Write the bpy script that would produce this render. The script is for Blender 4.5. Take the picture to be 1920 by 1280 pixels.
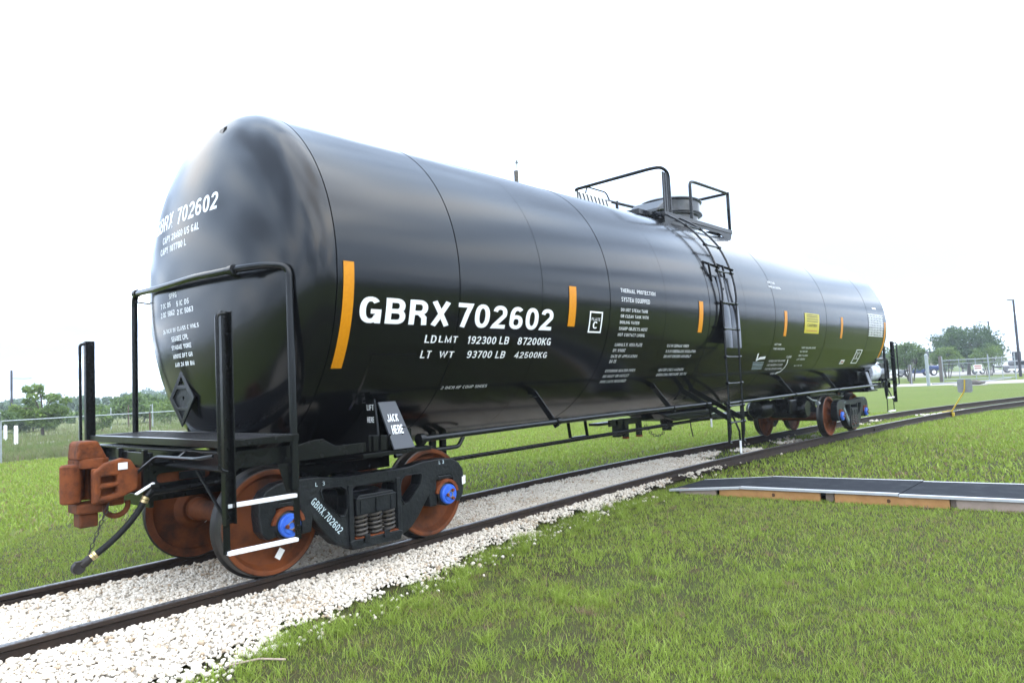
import bpy, bmesh, math, random
import numpy as np
from mathutils import Vector, Matrix

for o in list(bpy.data.objects):
    bpy.data.objects.remove(o)
S = bpy.context.scene
C = S.collection
R_ = math.radians

# ------------------------------------------------------------------ camera
CAM = Vector((-3.128, -6.518, 1.527))
YAW, PITCH, ROLL, FPX = 0.73619, 0.060777, -0.048115, 1331.07
cd = bpy.data.cameras.new('camera')
cam = bpy.data.objects.new('camera', cd)
C.objects.link(cam)
fw = Vector((math.cos(YAW)*math.cos(PITCH), math.sin(YAW)*math.cos(PITCH), math.sin(PITCH)))
rt = Vector((math.sin(YAW), -math.cos(YAW), 0))
up = rt.cross(fw)
r2 = math.cos(ROLL)*rt + math.sin(ROLL)*up
u2 = -math.sin(ROLL)*rt + math.cos(ROLL)*up
M = Matrix((r2, u2, -fw)).transposed().to_4x4()
M.translation = CAM
cam.matrix_world = M
cd.sensor_fit = 'HORIZONTAL'
cd.sensor_width = 36
cd.lens = FPX/1920*36
cd.clip_start = .05
cd.clip_end = 4000
S.camera = cam

# ------------------------------------------------------------------ world, sun, exposure
SUN_AZ, SUN_EL = R_(-100), R_(62)        # direction towards the veiled sun (camera side, high)
W = bpy.data.worlds.new('World')
S.world = W
W.use_nodes = True
nt = W.node_tree
nt.nodes.clear()
N = nt.nodes.new
L = nt.links.new
out = N('ShaderNodeOutputWorld')
bg = N('ShaderNodeBackground')
bg.inputs['Strength'].default_value = 0.1
L(bg.outputs[0], out.inputs[0])
sky = N('ShaderNodeTexSky')
sky.sky_type = 'NISHITA'
sky.sun_disc = False
sky.sun_elevation = SUN_EL
sky.sun_rotation = math.pi/2 - SUN_AZ
sky.air_density = 1.0
sky.dust_density = 2.0
tc = N('ShaderNodeTexCoord')
# cloud sheet: direction projected on a plane overhead, so bands thin out to the horizon
sep = N('ShaderNodeSeparateXYZ')
L(tc.outputs['Generated'], sep.inputs[0])
mx = N('ShaderNodeMath'); mx.operation = 'MAXIMUM'; mx.inputs[1].default_value = 0.0
L(sep.outputs['Z'], mx.inputs[0])
ad = N('ShaderNodeMath'); ad.operation = 'ADD'; ad.inputs[1].default_value = 0.10
L(mx.outputs[0], ad.inputs[0])
dv = N('ShaderNodeVectorMath'); dv.operation = 'DIVIDE'
cb = N('ShaderNodeCombineXYZ')
for i in range(3): L(ad.outputs[0], cb.inputs[i])
L(tc.outputs['Generated'], dv.inputs[0]); L(cb.outputs[0], dv.inputs[1])
nz = N('ShaderNodeTexNoise'); nz.inputs['Scale'].default_value = 1.05; nz.inputs['Detail'].default_value = 5; nz.inputs['Roughness'].default_value = .5
L(dv.outputs[0], nz.inputs['Vector'])
rp = N('ShaderNodeValToRGB')
rp.color_ramp.elements[0].position = .39; rp.color_ramp.elements[0].color = (3.3, 4.1, 5.4, 1)
rp.color_ramp.elements[1].position = .68; rp.color_ramp.elements[1].color = (14.4, 14.4, 14.4, 1)
e_ = rp.color_ramp.elements.new(.49); e_.color = (6.5, 8.2, 10.8, 1)
e_ = rp.color_ramp.elements.new(.57); e_.color = (10.4, 11.9, 13.8, 1)
L(nz.outputs['Fac'], rp.inputs[0])
# thin cloud is brighter towards the sun
dt = N('ShaderNodeVectorMath'); dt.operation = 'DOT_PRODUCT'
dt.inputs[1].default_value = (math.cos(SUN_AZ)*math.cos(SUN_EL), math.sin(SUN_AZ)*math.cos(SUN_EL), math.sin(SUN_EL))
L(tc.outputs['Generated'], dt.inputs[0])
mr = N('ShaderNodeMapRange'); mr.inputs['From Min'].default_value = -.3; mr.inputs['From Max'].default_value = 1
mr.inputs['To Min'].default_value = 1.35; mr.inputs['To Max'].default_value = 1.5
L(dt.outputs['Value'], mr.inputs['Value'])
ml = N('ShaderNodeVectorMath'); ml.operation = 'SCALE'
ov = N('ShaderNodeMapRange'); ov.inputs['To Min'].default_value = .95; ov.inputs['To Max'].default_value = 1.6   # thin overcast: brighter overhead than at the horizon
L(mx.outputs[0], ov.inputs['Value'])
mm = N('ShaderNodeMath'); mm.operation = 'MULTIPLY'
L(mr.outputs[0], mm.inputs[0]); L(ov.outputs[0], mm.inputs[1])
L(rp.outputs['Color'], ml.inputs[0]); L(mm.outputs[0], ml.inputs['Scale'])
mxc = N('ShaderNodeMix'); mxc.data_type = 'RGBA'; mxc.inputs['Factor'].default_value = .88
L(sky.outputs[0], mxc.inputs['A']); L(ml.outputs[0], mxc.inputs['B'])
L(mxc.outputs['Result'], bg.inputs['Color'])

sl = bpy.data.lights.new('sun', 'SUN')
sl.energy = 1.4
sl.angle = R_(85)
sl.color = (1.0, .91, .76)
so = bpy.data.objects.new('sun', sl)
C.objects.link(so)
sd = Vector((math.cos(SUN_AZ)*math.cos(SUN_EL), math.sin(SUN_AZ)*math.cos(SUN_EL), math.sin(SUN_EL)))
so.rotation_euler = sd.to_track_quat('Z', 'Y').to_euler()
so.location = (0, 0, 30)

S.render.engine = 'CYCLES'
S.view_settings.view_transform = 'Standard'
S.view_settings.look = 'None'
S.view_settings.exposure = 1.08
S.view_settings.gamma = 1
S.view_settings.use_curve_mapping = False

# ------------------------------------------------------------------ materials
MATS = {}
ALB = .56
KEEP = {'white_paint', 'letter_white', 'decal_white', 'truck_white', 'galvanised', 'stencil_white', 'tank_paint', 'frame_black', 'frame_gloss', 'cast_black', 'rail_top', 'brass', 'steel_cover', 'wrap', 'blue_paint', 'rubber', 'kick_steel', 'tread_steel', 'stone', 'ballast_bed', 'reflective_orange'}
def mat(name, col, rough=.5, metal=0., noise=None, bump=None, spec=.5, coat=0., attr=None, translucent=0.):
    """noise=(scale, colour2, lo, hi[, detail]) ; bump=(scale, strength, distance)"""
    if name not in KEEP:                         # exposure is set for the shade side: true, lower albedos
        col = tuple(c*ALB for c in col)
        if noise: noise = (noise[0], tuple(c*ALB for c in noise[1]))+tuple(noise[2:])
        if attr: attr = (attr[0], [(q, tuple(v*ALB for v in c)) for q, c in attr[1]])
    m = bpy.data.materials.new(name)
    m.use_nodes = True
    t = m.node_tree
    b = t.nodes['Principled BSDF']
    b.inputs['Base Color'].default_value = (*col, 1)
    b.inputs['Roughness'].default_value = rough
    b.inputs['Metallic'].default_value = metal
    b.inputs['Specular IOR Level'].default_value = spec
    b.inputs['Coat Weight'].default_value = coat
    co = t.nodes.new('ShaderNodeTexCoord')
    last = None
    if noise:
        n = t.nodes.new('ShaderNodeTexNoise')
        n.inputs['Scale'].default_value = noise[0]
        n.inputs['Detail'].default_value = noise[4] if len(noise) > 4 else 6
        n.inputs['Roughness'].default_value = .65
        t.links.new(co.outputs['Object'], n.inputs['Vector'])
        r = t.nodes.new('ShaderNodeMapRange')
        r.inputs['From Min'].default_value = noise[2]; r.inputs['From Max'].default_value = noise[3]
        t.links.new(n.outputs['Fac'], r.inputs['Value'])
        mixn = t.nodes.new('ShaderNodeMix'); mixn.data_type = 'RGBA'
        mixn.inputs['A'].default_value = (*col, 1); mixn.inputs['B'].default_value = (*noise[1], 1)
        t.links.new(r.outputs[0], mixn.inputs['Factor'])
        last = mixn.outputs['Result']
    if attr:                                     # per-piece tone (each stone, blade, leaf has its own colour)
        a = t.nodes.new('ShaderNodeAttribute'); a.attribute_name = attr[0]
        mixa = t.nodes.new('ShaderNodeValToRGB')
        els = mixa.color_ramp.elements
        while len(els) < len(attr[1]): els.new(.5)
        for i, (pz, c) in enumerate(attr[1]):
            els[i].position = pz; els[i].color = (*c, 1)
        t.links.new(a.outputs['Fac'], mixa.inputs[0])
        last = mixa.outputs['Color']
    if last: t.links.new(last, b.inputs['Base Color'])
    if bump:
        n2 = t.nodes.new('ShaderNodeTexNoise')
        n2.inputs['Scale'].default_value = bump[0]; n2.inputs['Detail'].default_value = 5
        t.links.new(co.outputs['Object'], n2.inputs['Vector'])
        bp = t.nodes.new('ShaderNodeBump')
        bp.inputs['Strength'].default_value = bump[1]; bp.inputs['Distance'].default_value = bump[2]
        t.links.new(n2.outputs['Fac'], bp.inputs['Height'])
        t.links.new(bp.outputs[0], b.inputs['Normal'])
    if translucent:
        tr = t.nodes.new('ShaderNodeBsdfTranslucent')
        if last: t.links.new(last, tr.inputs['Color'])
        else: tr.inputs['Color'].default_value = (*col, 1)
        ms = t.nodes.new('ShaderNodeMixShader'); ms.inputs[0].default_value = translucent
        o = t.nodes['Material Output']
        t.links.new(b.outputs[0], ms.inputs[1]); t.links.new(tr.outputs[0], ms.inputs[2])
        t.links.new(ms.outputs[0], o.inputs['Surface'])
    MATS[name] = m
    return m

mat('tank_paint', (.0035, .0037, .0045), .165, bump=(.9, .10, .03), spec=.37)
mat('frame_black', (.0045, .0048, .005), .24, noise=(9, (.008, .008, .008), .45, .7), bump=(14, .06, .01), spec=.22)
mat('jack_sky_tint', (.075, .08, .095), .3, spec=.4)  # black plate; its reflected sky is put into the grey base colour
mat('kick_steel', (.06, .063, .07), .16, metal=.7, noise=(5, (.05, .052, .06), .4, .7))
mat('frame_gloss', (.006, .0065, .0075), .2, spec=.3)
mat('cast_black', (.006, .0068, .008), .40, noise=(6, (.014, .0155, .017), .45, .72), bump=(26, .5, .012), spec=.3)
mat('rust_orange', (.30, .080, .020), .8, noise=(9, (.11, .033, .013), .40, .66), bump=(34, .55, .012), spec=.25)
mat('rust_wheel', (.27, .070, .015), .72, noise=(4.5, (.085, .027, .010), .40, .66), bump=(40, .2, .004), spec=.3)
mat('rust_bright', (.30, .075, .018), .75, noise=(22, (.17, .04, .012), .4, .65), bump=(80, .4, .004), spec=.25)
mat('tread_steel', (.020, .019, .018), .34, metal=.35, noise=(5, (.055, .045, .035), .5, .72))
mat('rail_side', (.036, .022, .015), .75, noise=(8, (.055, .032, .02), .45, .7), bump=(40, .3, .004), spec=.3)
mat('rail_top', (.12, .122, .13), .42, metal=.35, noise=(26, (.04, .033, .03), .42, .60), spec=.35)
mat('blue_paint', (.022, .10, .52), .42, noise=(18, (.05, .16, .6), .45, .7))
mat('white_paint', (.78, .78, .80), .45)
mat('letter_white', (.78, .79, .80), .5)
mat('stencil_white', (.45, .55, .58), .6, noise=(60, (.12, .15, .16), .55, .75))
mat('reflective_orange', (.56, .22, .004), .4, noise=(40, (.50, .18, .003), .4, .7), spec=.25)
mat('safety_yellow', (.72, .50, .02), .5, noise=(9, (.6, .36, .02), .5, .75))
mat('decal_yellow', (.78, .66, .02), .4)
mat('decal_white', (.72, .72, .70), .5)
mat('decal_red', (.55, .12, .08), .5)
mat('decal_dark', (.03, .03, .03), .5)
mat('brass', (.55, .42, .22), .35, metal=.8)
mat('rubber', (.007, .007, .007), .65, bump=(90, .15, .003), spec=.25)
mat('dark_iron', (.035, .028, .024), .6, metal=.3, bump=(50, .3, .004))
mat('spring_steel', (.085, .075, .065), .45, metal=.4, noise=(30, (.16, .13, .10), .45, .7))
mat('grate', (.03, .03, .033), .45)
mat('steel_cover', (.10, .10, .098), .3, metal=.8, noise=(4, (.05, .05, .05), .4, .7))
mat('wrap', (.62, .65, .72), .3, noise=(7, (.25, .28, .36), .45, .65), bump=(11, .5, .05))
mat('galvanised', (.30, .33, .34), .5, metal=.3, noise=(10, (.24, .26, .27), .4, .7))
mat('rusty_post', (.13, .075, .055), .85)
mat('chainwire', (.42, .44, .46), .5, metal=.4)
mat('lumber', (.78, .40, .14), .7, noise=(5, (.6, .28, .09), .4, .7), bump=(30, .2, .004))
mat('lumber_grey', (.60, .45, .36), .8, noise=(6, (.45, .34, .27), .4, .7))
mat('knot', (.14, .06, .025), .8)
mat('ramp_mat', (.026, .030, .038), .9, noise=(5, (.055, .06, .068), .48, .75), bump=(120, .4, .003), spec=.12)
mat('tape_white', (.70, .71, .72), .55, noise=(14, (.5, .5, .5), .55, .8))
mat('concrete', (.50, .45, .40), .85, noise=(1.5, (.42, .38, .34), .4, .7))
mat('dirt_road', (.48, .44, .36), .95, noise=(1.2, (.36, .36, .24), .45, .65))
mat('pole_wood', (.16, .135, .115), .85)
mat('pole_dark', (.028, .022, .035), .5)
mat('bark', (.10, .075, .055), .9, bump=(12, .5, .03))
mat('sign_grey', (.33, .33, .335), .5, noise=(12, (.26, .26, .265), .45, .7))
mat('truck_blue', (.012, .05, .22), .35)
mat('truck_white', (.78, .78, .78), .4)
mat('truck_grey', (.30, .31, .33), .4)
mat('glass_dark', (.02, .025, .03), .1)
mat('tyre', (.018, .018, .018), .85)
mat('building_tan', (.50, .46, .38), .9)
mat('roof_dark', (.055, .06, .07), .7)
mat('ballast_bed', (.46, .42, .36), .95, noise=(45, (.26, .22, .17), .42, .62), bump=(40, .8, .03))
mat('stone', (.7, .67, .62), .85, attr=('tone', [(0, (.36, .27, .18)), (.12, (.49, .41, .32)), (.5, (.57, .51, .425)), (1, (.63, .575, .495))]), spec=.3)
mat('blade', (.1, .17, .03), .6, attr=('tone', [(0, (.40, .29, .16)), (.10, (.47, .43, .14)), (.25, (.38, .445, .082)), (.55, (.335, .48, .06)), (1, (.51, .645, .115))]), spec=.25, translucent=.3)
mat('blade_tall', (.1, .15, .04), .7, attr=('tone', [(0, (.36, .31, .18)), (.3, (.26, .30, .10)), (1, (.20, .30, .07))]), spec=.2, translucent=.35)
def leafmat(n, cols):
    mat(n, cols[1], .6, attr=('tone', [(0, cols[0]), (.5, cols[1]), (1, cols[2])]), spec=.3, translucent=.35)
leafmat('leaf_dark', [(.055, .11, .035), (.09, .17, .055), (.15, .25, .08)])
leafmat('leaf_mid', [(.11, .18, .05), (.17, .27, .075), (.25, .37, .10)])
leafmat('leaf_light', [(.13, .20, .05), (.20, .31, .07), (.30, .42, .10)])
leafmat('leaf_hazed', [(.15, .235, .14), (.21, .31, .18), (.28, .38, .22)])  # paler, bluer foliage: distance haze mixed into the leaf colour

# ground: thatch and soil under the blades, plain short turf further off
def ground_mat(name, g1, g2, g3, soil, soil_lo, soil_hi):
    g1, g2, g3, soil = [tuple(v*ALB for v in c) for c in (g1, g2, g3, soil)]
    m = bpy.data.materials.new(name); m.use_nodes = True
    t = m.node_tree; b = t.nodes['Principled BSDF']
    b.inputs['Roughness'].default_value = .95; b.inputs['Specular IOR Level'].default_value = .15
    co = t.nodes.new('ShaderNodeTexCoord')
    def nz(sc, det=8, ro=.65):
        n = t.nodes.new('ShaderNodeTexNoise'); n.inputs['Scale'].default_value = sc
        n.inputs['Detail'].default_value = det; n.inputs['Roughness'].default_value = ro
        t.links.new(co.outputs['Object'], n.inputs['Vector']); return n.outputs['Fac']
    def mapr(v, lo, hi):
        r = t.nodes.new('ShaderNodeMapRange'); r.inputs['From Min'].default_value = lo; r.inputs['From Max'].default_value = hi
        t.links.new(v, r.inputs['Value']); return r.outputs[0]
    def mix(f, a, c):
        n = t.nodes.new('ShaderNodeMix'); n.data_type = 'RGBA'
        for k, v in (('A', a), ('B', c)):
            if isinstance(v, tuple): n.inputs[k].default_value = (*v, 1)
            else: t.links.new(v, n.inputs[k])
        t.links.new(f, n.inputs['Factor']); return n.outputs['Result']
    c = mix(mapr(nz(.22), .35, .65), g1, g2)
    c = mix(mapr(nz(3.0), .45, .75), c, g3)
    c = mix(mapr(nz(34., 4, .8), .5, .8), c, tuple(v*.45 for v in g1))
    c = mix(mapr(nz(1.1), soil_lo, soil_hi), c, soil)
    t.links.new(c, b.inputs['Base Color'])
    n = nz(60., 3, .8); bp = t.nodes.new('ShaderNodeBump'); bp.inputs['Strength'].default_value = .6; bp.inputs['Distance'].default_value = .03
    t.links.new(n, bp.inputs['Height']); t.links.new(bp.outputs[0], b.inputs['Normal'])
    MATS[name] = m
ground_mat('turf', (.145, .205, .026), (.175, .235, .034), (.21, .23, .05), (.10, .075, .045), .62, .76)
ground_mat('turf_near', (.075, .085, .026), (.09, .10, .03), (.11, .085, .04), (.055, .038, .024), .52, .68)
ground_mat('field', (.19, .23, .07), (.23, .25, .09), (.27, .25, .14), (.17, .15, .09), .62, .75)

# ------------------------------------------------------------------ builders
class MB:
    def __init__(s): s.v = []; s.f = []
    def add(s, v, f):
        n = len(s.v); s.v += [tuple(q) for q in v]; s.f += [tuple(i+n for i in q) for q in f]; return s
    def box(s, a, b):
        x0, x1 = sorted((a[0], b[0])); y0, y1 = sorted((a[1], b[1])); z0, z1 = sorted((a[2], b[2]))
        v = [(x, y, z) for x in (x0, x1) for y in (y0, y1) for z in (z0, z1)]
        return s.add(v, [(0, 1, 3, 2), (4, 6, 7, 5), (0, 4, 5, 1), (2, 3, 7, 6), (0, 2, 6, 4), (1, 5, 7, 3)])
    def bar(s, p, q, w, h, upv=(0, 0, 1)):
        """box-section bar from p to q, w across, h along up"""
        p, q = Vector(p), Vector(q); d = (q-p).normalized(); u = Vector(upv)
        a = d.cross(u)
        if a.length < 1e-4: a = d.cross(Vector((1, 0, 0)))
        a.normalize(); b = a.cross(d).normalized()
        v = []
        for e in (p, q):
            for i, j in ((-1, -1), (1, -1), (1, 1), (-1, 1)): v.append(e+a*i*w/2+b*j*h/2)
        return s.add(v, [(0, 1, 2, 3), (7, 6, 5, 4), (0, 4, 5, 1), (1, 5, 6, 2), (2, 6, 7, 3), (3, 7, 4, 0)])
    def tube(s, pts, r, n=10, caps=True):
        pts = [Vector(q) for q in pts]; rs = r if isinstance(r, (list, tuple)) else [r]*len(pts)
        v = []; pa = None
        for i, q in enumerate(pts):
            d = (pts[min(i+1, len(pts)-1)]-pts[max(i-1, 0)]).normalized()
            if pa is None:
                pa = d.cross(Vector((0, 0, 1)))
                if pa.length < 1e-3: pa = d.cross(Vector((0, 1, 0)))
            pa = (pa-d*pa.dot(d)).normalized(); pb = d.cross(pa)
            for k in range(n):
                t = 2*math.pi*k/n; v.append(q+(pa*math.cos(t)+pb*math.sin(t))*rs[i])
        f = []
        for i in range(len(pts)-1):
            for k in range(n): f.append((i*n+k, i*n+(k+1) % n, (i+1)*n+(k+1) % n, (i+1)*n+k))
        if caps: f.append(tuple(range(n))[::-1]); f.append(tuple((len(pts)-1)*n+k for k in range(n)))
        return s.add(v, f)
    def lathe(s, prof, o, axis='y', n=32, a0=0, a1=2*math.pi):
        """prof [(along, radius)] about an axis through o"""
        full = abs(a1-a0-2*math.pi) < 1e-6; m = n if full else n+1; v = []
        for (a, r) in prof:
            for k in range(m):
                t = a0+(a1-a0)*k/n; c, e = r*math.cos(t), r*math.sin(t)
                v.append({'x': (o[0]+a, o[1]+c, o[2]+e), 'y': (o[0]+c, o[1]+a, o[2]+e), 'z': (o[0]+c, o[1]+e, o[2]+a)}[axis])
        f = []
        for i in range(len(prof)-1):
            for k in range(n): f.append((i*m+k, i*m+(k+1) % m, (i+1)*m+(k+1) % m, (i+1)*m+k))
        return s.add(v, f)
    def cyl(s, p, q, r, n=16): return s.tube([p, q], r, n)
    def prism(s, poly, holes=(), axis='y', a=0., b=1.):
        """2-D outline (with holes) extruded along axis from a to b"""
        bm = bmesh.new()
        E = []
        for lp in [poly]+list(holes):
            vs = [bm.verts.new((q[0], q[1], 0)) for q in lp]
            E += [bm.edges.new((vs[i], vs[(i+1) % len(vs)])) for i in range(len(vs))]
        bmesh.ops.triangle_fill(bm, use_beauty=True, use_dissolve=False, edges=E)
        r = bmesh.ops.extrude_face_region(bm, geom=bm.faces[:])
        bmesh.ops.translate(bm, verts=[g for g in r['geom'] if isinstance(g, bmesh.types.BMVert)], vec=(0, 0, 1))
        bmesh.ops.recalc_face_normals(bm, faces=bm.faces[:])
        bm.verts.index_update()
        def P(co):
            t = a+(b-a)*co.z
            return {'y': (co.x, t, co.y), 'x': (t, co.x, co.y), 'z': (co.x, co.y, t)}[axis]
        v = [P(q.co) for q in bm.verts]; f = [tuple(q.index for q in g.verts) for g in bm.faces]
        bm.free()
        return s.add(v, f)
    def build(s, name, m, parent=None, smooth=False, bevel=0., loc=None):
        me = bpy.data.meshes.new(name); me.from_pydata(s.v, [], s.f)
        bm = bmesh.new(); bm.from_mesh(me); bmesh.ops.recalc_face_normals(bm, faces=bm.faces[:]); bm.to_mesh(me); bm.free()
        me.materials.append(MATS[m])
        if smooth:
            me.shade_smooth()
            me.set_sharp_from_angle(angle=R_(38))
        o = bpy.data.objects.new(name, me); C.objects.link(o)
        if loc: o.location = loc
        if parent: o.parent = parent
        if bevel:
            md = o.modifiers.new('bevel', 'BEVEL'); md.width = bevel; md.segments = 2; md.limit_method = 'ANGLE'; md.angle_limit = R_(35)
        return o

def tag(o, label=None, cat=None, group=None, kind=None):
    if label: o['label'] = label
    if cat: o['category'] = cat
    if group: o['group'] = group
    if kind: o['kind'] = kind
    return o
def empty(name, loc, label=None, cat=None, group=None):
    o = bpy.data.objects.new(name, None); C.objects.link(o); o.location = loc; o.empty_display_size = .2
    return tag(o, label, cat, group)
def reloc(root):
    """children were modelled in world coordinates: keep them in place under a moved parent"""
    bpy.context.view_layer.update()
    for c in root.children: c.matrix_parent_inverse = root.matrix_world.inverted()
def copy_tree(o, parent=None):
    c = o.copy(); C.objects.link(c); c.parent = parent
    for ch in list(o.children): copy_tree(ch, c)
    return c
def bigmesh(name, V, F, m, tone=None, smooth=False, parent=None):
    """numpy arrays -> mesh; F is (n,k) ; tone per vertex"""
    me = bpy.data.meshes.new(name)
    V = np.ascontiguousarray(V, dtype=np.float32); F = np.ascontiguousarray(F, dtype=np.int32)
    n, k = F.shape
    me.vertices.add(len(V)); me.vertices.foreach_set('co', V.ravel())
    me.loops.add(n*k); me.loops.foreach_set('vertex_index', F.ravel())
    me.polygons.add(n); me.polygons.foreach_set('loop_start', np.arange(0, n*k, k, dtype=np.int32))
    if tone is not None:
        a = me.attributes.new('tone', 'FLOAT', 'POINT'); a.data.foreach_set('value', np.ascontiguousarray(tone, dtype=np.float32))
    me.polygons.foreach_set('use_smooth', np.full(n, smooth, dtype=bool))
    me.update(calc_edges=True); me.validate()
    me.materials.append(MATS[m])
    o = bpy.data.objects.new(name, me); C.objects.link(o)
    if parent: o.parent = parent
    return o
def vnoise(x, y, seed=0):
    """smooth value noise 0..1"""
    xi = np.floor(x).astype(np.int64); yi = np.floor(y).astype(np.int64); xf = x-xi; yf = y-yi
    def h(a, b):
        n = (a*374761393+b*668265263+seed*982451653) & 0xffffffff
        n = ((n ^ (n >> 13))*1274126177) & 0xffffffff
        return ((n ^ (n >> 16)) & 0xffff)/65535.
    u = xf*xf*(3-2*xf); v = yf*yf*(3-2*yf)
    return (h(xi, yi)*(1-u)+h(xi+1, yi)*u)*(1-v)+(h(xi, yi+1)*(1-u)+h(xi+1, yi+1)*u)*v
def fbm(x, y, seed=0): return (vnoise(x, y, seed)*.5+vnoise(x*2.1, y*2.1, seed+1)*.3+vnoise(x*4.3, y*4.3, seed+2)*.2)

# stencil alphabet: every glyph is a set of centre lines, thickened to even strokes
def _arc(cx, cy, rx, ry, a0, a1, n=12):
    o = []
    for i in range(n+1):
        t = R_(a0+(a1-a0)*i/n); c, e = math.cos(t), math.sin(t)
        o.append((cx+rx*math.copysign(abs(c)**.86, c), cy+ry*math.copysign(abs(e)**.86, e)))
    return o
_l, _r, _b, _t = .085, .515, .085, .915
GLYPH = {
 'A': (.62, [[(.07, 0), (.31, .95), (.55, 0)], [(.17, .29), (.45, .29)]]),
 'B': (.60, [[(_l, 0), (_l, 1)], [(_l, _t), (.32, _t)]+_arc(.32, .71, .17, .205, 90, -90)+[(_l, .505)], [(.32, .505)]+_arc(.33, .295, .185, .21, 90, -90)+[(_l, _b)]]),
 'C': (.60, [_arc(.3, .5, .215, .415, 42, 318, 20)]), 'D': (.60, [[(_l, 0), (_l, 1)], [(_l, _t), (.27, _t)]+_arc(.27, .5, .245, .415, 90, -90)+[(_l, _b)]]),
 'E': (.54, [[(_l, 0), (_l, 1)], [(_l, _t), (.52, _t)], [(_l, .51), (.48, .51)], [(_l, _b), (.53, _b)]]), 'F': (.52, [[(_l, 0), (_l, 1)], [(_l, _t), (.51, _t)], [(_l, .5), (.46, .5)]]),
 'G': (.62, [_arc(.3, .5, .215, .415, 42, 335, 20), [(.31, .45), (.525, .45), (.525, 0)]]), 'H': (.60, [[(_l, 0), (_l, 1)], [(_r, 0), (_r, 1)], [(_l, .51), (_r, .51)]]),
 'I': (.20, [[(.1, 0), (.1, 1)]]), 'J': (.52, [[(.43, 1), (.43, .3)]+_arc(.26, .29, .17, .205, 0, -180)]), 'K': (.60, [[(_l, 0), (_l, 1)], [(_l, .34), (.53, .97)], [(.24, .53), (.54, .02)]]),
 'L': (.52, [[(_l, 1), (_l, _b), (.51, _b)]]), 'M': (.74, [[(_l, 0), (_l, .93), (.37, .10), (.655, .93), (.655, 0)]]), 'N': (.60, [[(_l, 0), (_l, .93), (_r, .07), (_r, 1)]]),
 'O': (.62, [_arc(.31, .5, .225, .415, 0, 360, 28)]), 'P': (.57, [[(_l, 0), (_l, 1)], [(_l, _t), (.30, _t)]+_arc(.30, .68, .19, .235, 90, -90)+[(_l, .445)]]),
 'Q': (.62, [_arc(.31, .5, .225, .415, 0, 360, 28), [(.36, .24), (.54, .02)]]), 'R': (.60, [[(_l, 0), (_l, 1)], [(_l, _t), (.31, _t)]+_arc(.31, .70, .18, .215, 90, -90)+[(_l, .485)], [(.32, .485), (.47, .30), (.49, 0)]]),
 'S': (.58, [_arc(.29, .715, .195, .20, 25, 270)+_arc(.29, .285, .205, .20, 90, -155)[1:]]), 'T': (.56, [[(.02, _t), (.54, _t)], [(.28, 0), (.28, _t)]]),
 'U': (.60, [[(_l, 1), (_l, .3)]+_arc(.30, .30, .215, .215, 180, 360)+[(_r, 1)]]), 'V': (.60, [[(.06, 1), (.30, .06), (.54, 1)]]), 'W': (.84, [[(.06, 1), (.24, .07), (.42, .93), (.60, .07), (.78, 1)]]),
 'X': (.60, [[(.07, 0), (.53, 1)], [(.07, 1), (.53, 0)]]), 'Y': (.60, [[(.06, 1), (.30, .45), (.54, 1)], [(.30, .47), (.30, 0)]]), 'Z': (.56, [[(.05, _t), (.49, _t), (.07, _b), (.52, _b)]]),
 '0': (.58, [_arc(.29, .5, .20, .415, 0, 360, 28)]), '1': (.42, [[(.08, .76), (.20, .79), (.27, .96)], [(.27, 0), (.27, 1)]]),
 '2': (.57, [_arc(.285, .69, .195, .225, 172, -28)+[(.09, .13), (.07, _b), (.53, _b)]]), '3': (.57, [_arc(.28, .71, .185, .205, 160, -90)+_arc(.28, .295, .20, .21, 90, -160)[1:]]),
 '4': (.58, [[(.40, 0), (.40, .95), (.06, .29), (.56, .29)]]), '5': (.57, [[(.50, _t), (.15, _t), (.115, .47)]+_arc(.285, .32, .20, .235, 132, -152)]),
 '6': (.57, [_arc(.29, .315, .195, .23, 0, 360, 24), _arc(.32, .48, .225, .435, 50, 180)+[(.095, .315)]]), '7': (.54, [[(.03, _t), (.485, _t), (.36, .55), (.23, 0)]]),
 '8': (.58, [_arc(.29, .72, .17, .195, 0, 360, 22), _arc(.29, .29, .20, .205, 0, 360, 24)]), '9': (.57, [_arc(.28, .685, .195, .23, 0, 360, 24), _arc(.25, .52, .225, .435, 230, 360)+[(.475, .685)]]),
 '.': (.22, [[(.11, 0), (.11, .16)]]), ':': (.22, [[(.11, 0), (.11, .16)], [(.11, .52), (.11, .68)]]), '-': (.36, [[(.04, .42), (.32, .42)]]), ' ': (.26, [])}
def _stroke(pts, w):
    cl = math.hypot(pts[0][0]-pts[-1][0], pts[0][1]-pts[-1][1]) < 1e-4 and len(pts) > 4
    P = [Vector(q) for q in pts]
    P = [q for i, q in enumerate(P) if i == 0 or (q-P[i-1]).length > 1e-5]
    if cl: P = P[:-1] if (P[0]-P[-1]).length < 1e-4 else P
    n = len(P); o = []
    for i in range(n):
        if cl: a, c = P[i-1], P[(i+1) % n]
        else: a, c = P[max(i-1, 0)], P[min(i+1, n-1)]
        d0 = (P[i]-a); d1 = (c-P[i])
        d0 = d0.normalized() if d0.length > 1e-7 else d1.normalized()
        d1 = d1.normalized() if d1.length > 1e-7 else d0
        m = (d0+d1)
        m = m.normalized() if m.length > 1e-4 else d0
        nn = Vector((-m.y, m.x)); k = 1/max(.42, nn.dot(Vector((-d0.y, d0.x))))
        o += [P[i]+nn*w/2*k, P[i]-nn*w/2*k]
    f = [(2*i, 2*i+1, 2*i+3, 2*i+2) for i in range(n-1)]
    if cl: f.append((2*n-2, 2*n-1, 1, 0))
    return o, f
_tc = {}
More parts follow.
